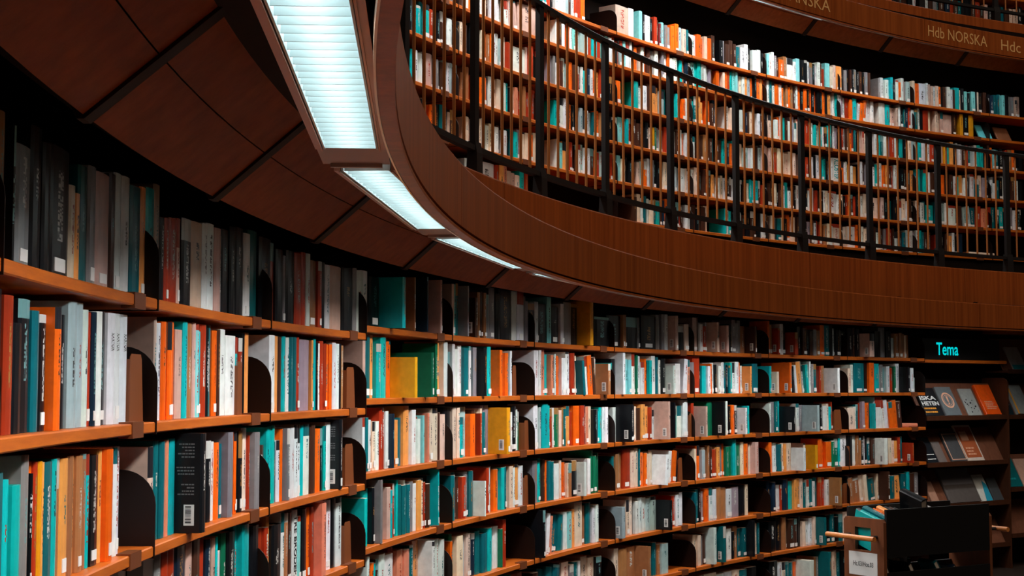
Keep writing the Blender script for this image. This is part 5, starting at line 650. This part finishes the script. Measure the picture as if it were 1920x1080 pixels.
on_cover(o, fr, T, 'cover_frame', mp_, lambda b: [b.box(q[:3], q[3:]) for q in ((-W*.47, 0, .012, -W*.43, .0002, .27), (W*.43, 0, .012, W*.47, .0002, .27), (-W*.47, 0, .012, W*.47, .0002, .018), (-W*.47, 0, .262, W*.47, .0002, .268))])
o, fr, W = display_book(126.36, 125.22, ZD[1], 0.355, 0.02, (.62, .52, .45), 'tall pale bordered book with a rust brown picture, rightmost on the second sloping shelf')
on_cover(o, fr, 0.02, 'cover_picture', mr, lambda b: b.box((-W*.43, 0, .03), (W*.43, .0002, .335)))
on_cover(o, fr, 0.0204, 'cover_print', mp_, lambda b: (b.box((-W*.32, 0, .20), (W*.1, .0002, .29)), bars(b, -W*.3, W*.3, .05, .14, 3, 9)))
o, fr, W = display_book(128.75, 128.25, ZD[2], 0.22, 0.02, (.42, .22, .15), 'small brownish pink book, leftmost on the third sloping shelf')
o, fr, W = display_book(127.62, 125.55, ZD[2], 0.33, 0.03, (.10, .085, .08), 'wide dark landscape picture book on the third sloping shelf')
on_cover(o, fr, 0.03, 'cover_picture', mat('grey_print', (.16, .15, .16), .5, .2), lambda b: b.box((-W*.48, 0, .17), (W*.48, .0002, .32)))
o, fr, W = display_book(125.45, 124.72, ZD[2], 0.26, 0.02, (.62, .62, .58), 'white and blue book on the third sloping shelf')
on_cover(o, fr, 0.02, 'cover_picture', mb, lambda b: b.add([(-W*.1, 0, .0), (W*.49, 0, .0), (W*.49, 0, .16), (W*.2, 0, .20)], [(0, 1, 2, 3)]))
o, fr, W = display_book(124.62, 124.0, ZD[2], 0.22, 0.02, (.05, .055, .06), 'dark small book, rightmost on the third sloping shelf')
o, fr, W = display_book(123.15, 122.25, ZD2[0], 0.24, 0.02, (.42, .40, .39), 'grey book with a dark foot, at the right edge above')
on_cover(o, fr, 0.02, 'cover_print', mt, lambda b: b.box((-W*.48, 0, .004), (W*.48, .0002, .05)))
o, fr, W = display_book(123.62, 123.15, ZD2[1], 0.26, 0.02, (.008, .02, .028), 'dark blue book with small pale marks, right edge')
for q in (-.17, .17): on_cover(o, fr, 0.02, 'cover_mark', M['label'], lambda b: b.box((W*(q-.14), 0, .10), (W*(q+.14), .0002, .115)))
o, fr, W = display_book(123.0, 122.1, ZD2[1], 0.30, 0.04, (.34, .36, .34), 'pale grey book with a yellow edge, right edge')
on_cover(o, fr, 0.04, 'cover_stripe', mo, lambda b: b.box((-W*.5, 0, 0), (-W*.38, .0002, .30)))
o, fr, W = display_book(123.60, 122.72, ZD2[2], 0.29, 0.025, (.003, .12, .13), 'dark turquoise book low at the right edge')
on_cover(o, fr, 0.025, 'cover_print', mt, lambda b: bars(b, -W*.3, W*.3, .06, .10, 1, 5))
o, fr, W = display_book(122.6, 121.7, ZD2[2], 0.28, 0.02, (.55, .33, .25), 'pinkish book low at the right edge')
# two small books shown face out at the right end of the gallery, and books lying flat
display_book(119.05, 118.26, ZU[1], 0.165, 0.02, (.10, .52, .60), 'pale blue book leaning face out on the gallery shelf at right', 0.06, RG)
display_book(117.93, 117.08, ZU[1], 0.16, 0.02, (.20, .075, .035), 'brown book leaning face out, right of the pale blue one in the gallery', 0.06, RG)
def flat_book(a_l, a_r, rs, z, T, D, col, label):
    r = rs+0.03; am = (a_l+a_r)/2; W = R(a_l-a_r)*r
    m = Matrix.Translation(pol(r, am, z+0.0008)) @ Matrix.Rotation(R(am-90), 4, 'Z') @ Matrix.Translation((-W/2, 0, T)) @ Matrix.Rotation(PI/2, 4, 'Y')
    one_book(T, W, D, col, m, label, None)
flat_book(119.93, 118.35, RG, ZU[5], 0.05, 0.16, PAL['w'], 'cream book lying flat on the lowest gallery shelf at right')
flat_book(130.81, 129.75, RS, ZR[2], 0.032, 0.14, PAL['S'], 'salmon book lying flat at the end of the third shelf, last middle bay')
# lit sign
off = pol(RS+0.05, 127.2, .262); e = empty('sign', off, 0, 'lit cyan word Tema on a black board above the display unit', 'sign')
b = MB(); b.revolve([(RS+0.05, .243), (RS+0.05, .43), (RS+0.06, .43), (RS+0.06, .243)], 129.2, 124.0, 8, 0, off); b.build('sign_board', M['black'], e)
lettering(e, 'Tema', M['cyan'], lambda u, v: pol(RS+0.0485, 128.26-1.49*u, .282+.113*v)-off, 0.012)

# ---------------------------------------------------------------- book cart
CB = cam_loc+Vector((2.01, 7.94, 0)); CB.z = 0; CA = math.atan2(.522, .853); CL, CW = 0.86, 0.30
ct = empty('book_cart', CB, CA, 'dark wooden library book cart with an orange handle bar and paper label', 'book cart')
def cbox(nm, a, b_, m, bev=0):
    q = MB(); q.box(a, b_); return q.build(nm, m, ct)
for x in (0.0, CL-0.022):
    q = MB()
    y0, y1, z0, z1 = 0.095, 0.215, 0.755, 0.880
    q.prism([(0, .12), (CW, .12), (CW, .915), (CW-.015, .932), (.015, .932), (0, .915)], [(lambda p, xx=xx: Vector((xx, p[0], p[1]))) for xx in (x, x+.022)], False)
    for xx in (x, x+.022):
        o_ = [(0, .12), (CW, .12), (CW, .915), (CW-.015, .932), (.015, .932), (0, .915)]; i_ = [(y0, z0), (y1, z0), (y1, z1), (y0, z1)]
        V = [(xx, p[0], p[1]) for p in o_+i_]; q.add(V, [(0, 1, 7, 6), (1, 2, 8, 7), (2, 3, 8), (3, 4, 9, 8), (4, 5, 9), (5, 0, 6, 9)])
    V = [(xx, p[0], p[1]) for xx in (x, x+.022) for p in ((y0, z0), (y1, z0), (y1, z1), (y0, z1))]; q.add(V, [(k, (k+1) % 4, 4+(k+1) % 4, 4+k) for k in range(4)])
    q.build('end_panel', M['cart'], ct)
for zb, zt in ((.725, .985), (.385, .645)):
    for y in (0.0, CW-.016):
        cbox('tray_side', (.023, y-.002, zb), (CL-.023, y+.014, zt), M['black'])
    cbox('tray_floor', (.023, .014, zb), (CL-.023, CW-.018, zb+.014), M['black'])
q = MB(); q.tube([(-.10, -.03, .835), (-.10, CW+.03, .835)], .014, 12); q.build('handle_bar', M['rod'], ct)
for y in (.05, CW-.05):
    q = MB(); q.tube([(-.10, y, .835), (.002, y, .835)], .009, 8); q.build('handle_arm', M['iron'], ct)
q = MB(); q.tube([(CL+.10, -.03, .835), (CL+.10, CW+.03, .835)], .014, 12); q.build('handle_bar', M['rod'], ct)
for y in (.05, CW-.05):
    q = MB(); q.tube([(CL+.10, y, .835), (CL-.002, y, .835)], .009, 8); q.build('handle_arm', M['iron'], ct)
for x in (.06, CL-.06):
    for y in (.04, CW-.04):
        q = MB(); q.tube([(x, y-.012, .05), (x, y+.012, .05)], .05, 16); q.tube([(x, y, .06), (x, y, .39)], .012, 8); q.build('caster', M['iron'], ct)
pl_ = MB(); pl_.box((-.0015, .048, .618), (0, .262, .745)); lb = pl_.build('paper_label', M['label'], ct)
lettering(lb, 'Hc.03/Hce.03', M['ink'], lambda u, v: Vector((-.0022, .228-.150*u, .668+.026*v)), 0.008)
CM = Matrix.Translation(CB) @ Matrix.Rotation(CA, 4, 'Z')
def cart_book(x, y, z, T, D, h, col, lean, label):
    y += D*0.29; h = min(h, (CW-0.022-y)/0.956)
    m = CM @ Matrix.Translation((x, y, z)) @ Matrix.Rotation(R(17), 4, 'X') @ Matrix.Rotation(R(lean), 4, 'Y') @ Matrix.Translation((0, 0, D)) @ Matrix.Rotation(-PI/2, 4, 'X')
    return one_book(T, h, D, col, m, label, 'books on the cart')
ZT = .7405
CBK = [(.030, .035, .030, .19, .245, PAL['T'], -3, 'turquoise book with pale cover, leftmost in the top of the book cart'),
 (.078, .035, .045, .20, .245, PAL['t'], -4, 'dark teal book with printed spine, second in the book cart'),
 (.140, .05, .016, .17, .20, PAL['T'], -6, 'thin turquoise book behind, third in the book cart'),
 (.168, .04, .020, .185, .22, PAL['O'], -7, 'thin orange book, fourth in the book cart'),
 (.200, .04, .034, .20, .22, PAL['A'], -8, 'thick apricot book, fifth in the book cart'),
 (.255, .03, .026, .19, .23, PAL['K'], -9, 'black book, sixth in the book cart'),
 (.298, .03, .024, .185, .23, PAL['D'], -10, 'dark brown book, seventh in the book cart'),
 (.340, .03, .020, .18, .23, PAL['K'], -11, 'thin black book, eighth in the book cart'),
 (.430, .025, .045, .31, .26, PAL['K'], -20, 'large black book leaning high in the middle of the book cart'),
 (.560, .025, .022, .24, .26, PAL['g'], -30, 'pale grey book leaning behind the large black one in the cart'),
 (.630, .025, .024, .23, .26, PAL['G'], -32, 'grey book leaning at the right of the book cart')]
for a in CBK: cart_book(a[0], a[1], ZT, *a[2:])
random.seed(4)
x = .05
for k, c in enumerate('wPwWwKPwGWW'):
    T_ = random.uniform(.024, .034); m = CM @ Matrix.Translation((x, .15, .4005))
    o = one_book(T_, random.uniform(.285, .31), .125, jitter(PAL[c]), m, '%s %s book upright on the lower tray of the cart' % (('first', 'second', 'third', 'fourth', 'fifth', 'sixth', 'seventh', 'eighth', 'ninth', 'tenth', 'eleventh')[k], CN[c]), 'books on the lower cart tray'); x += T_+.001
for x_, D_, c, ln, lb_ in ((.10, .30, 'K', -28, 'black book leaning leftmost on the lower cart tray'), (.30, .32, 'K', -30, 'larger black book leaning in the middle of the lower cart tray'), (.52, .33, 't', -33, 'dark teal book leaning on the lower cart tray'), (.66, .30, 'N', -36, 'navy book leaning rightmost on the lower cart tray')):
    m = CM @ Matrix.Translation((x_+.06, .02, .4005)) @ Matrix.Rotation(R(ln), 4, 'Y') @ Matrix.Translation((0, 0, D_)) @ Matrix.Rotation(-PI/2, 4, 'X')
    one_book(.03, .12, D_, PAL[c], m, lb_, 'books on the lower cart tray')
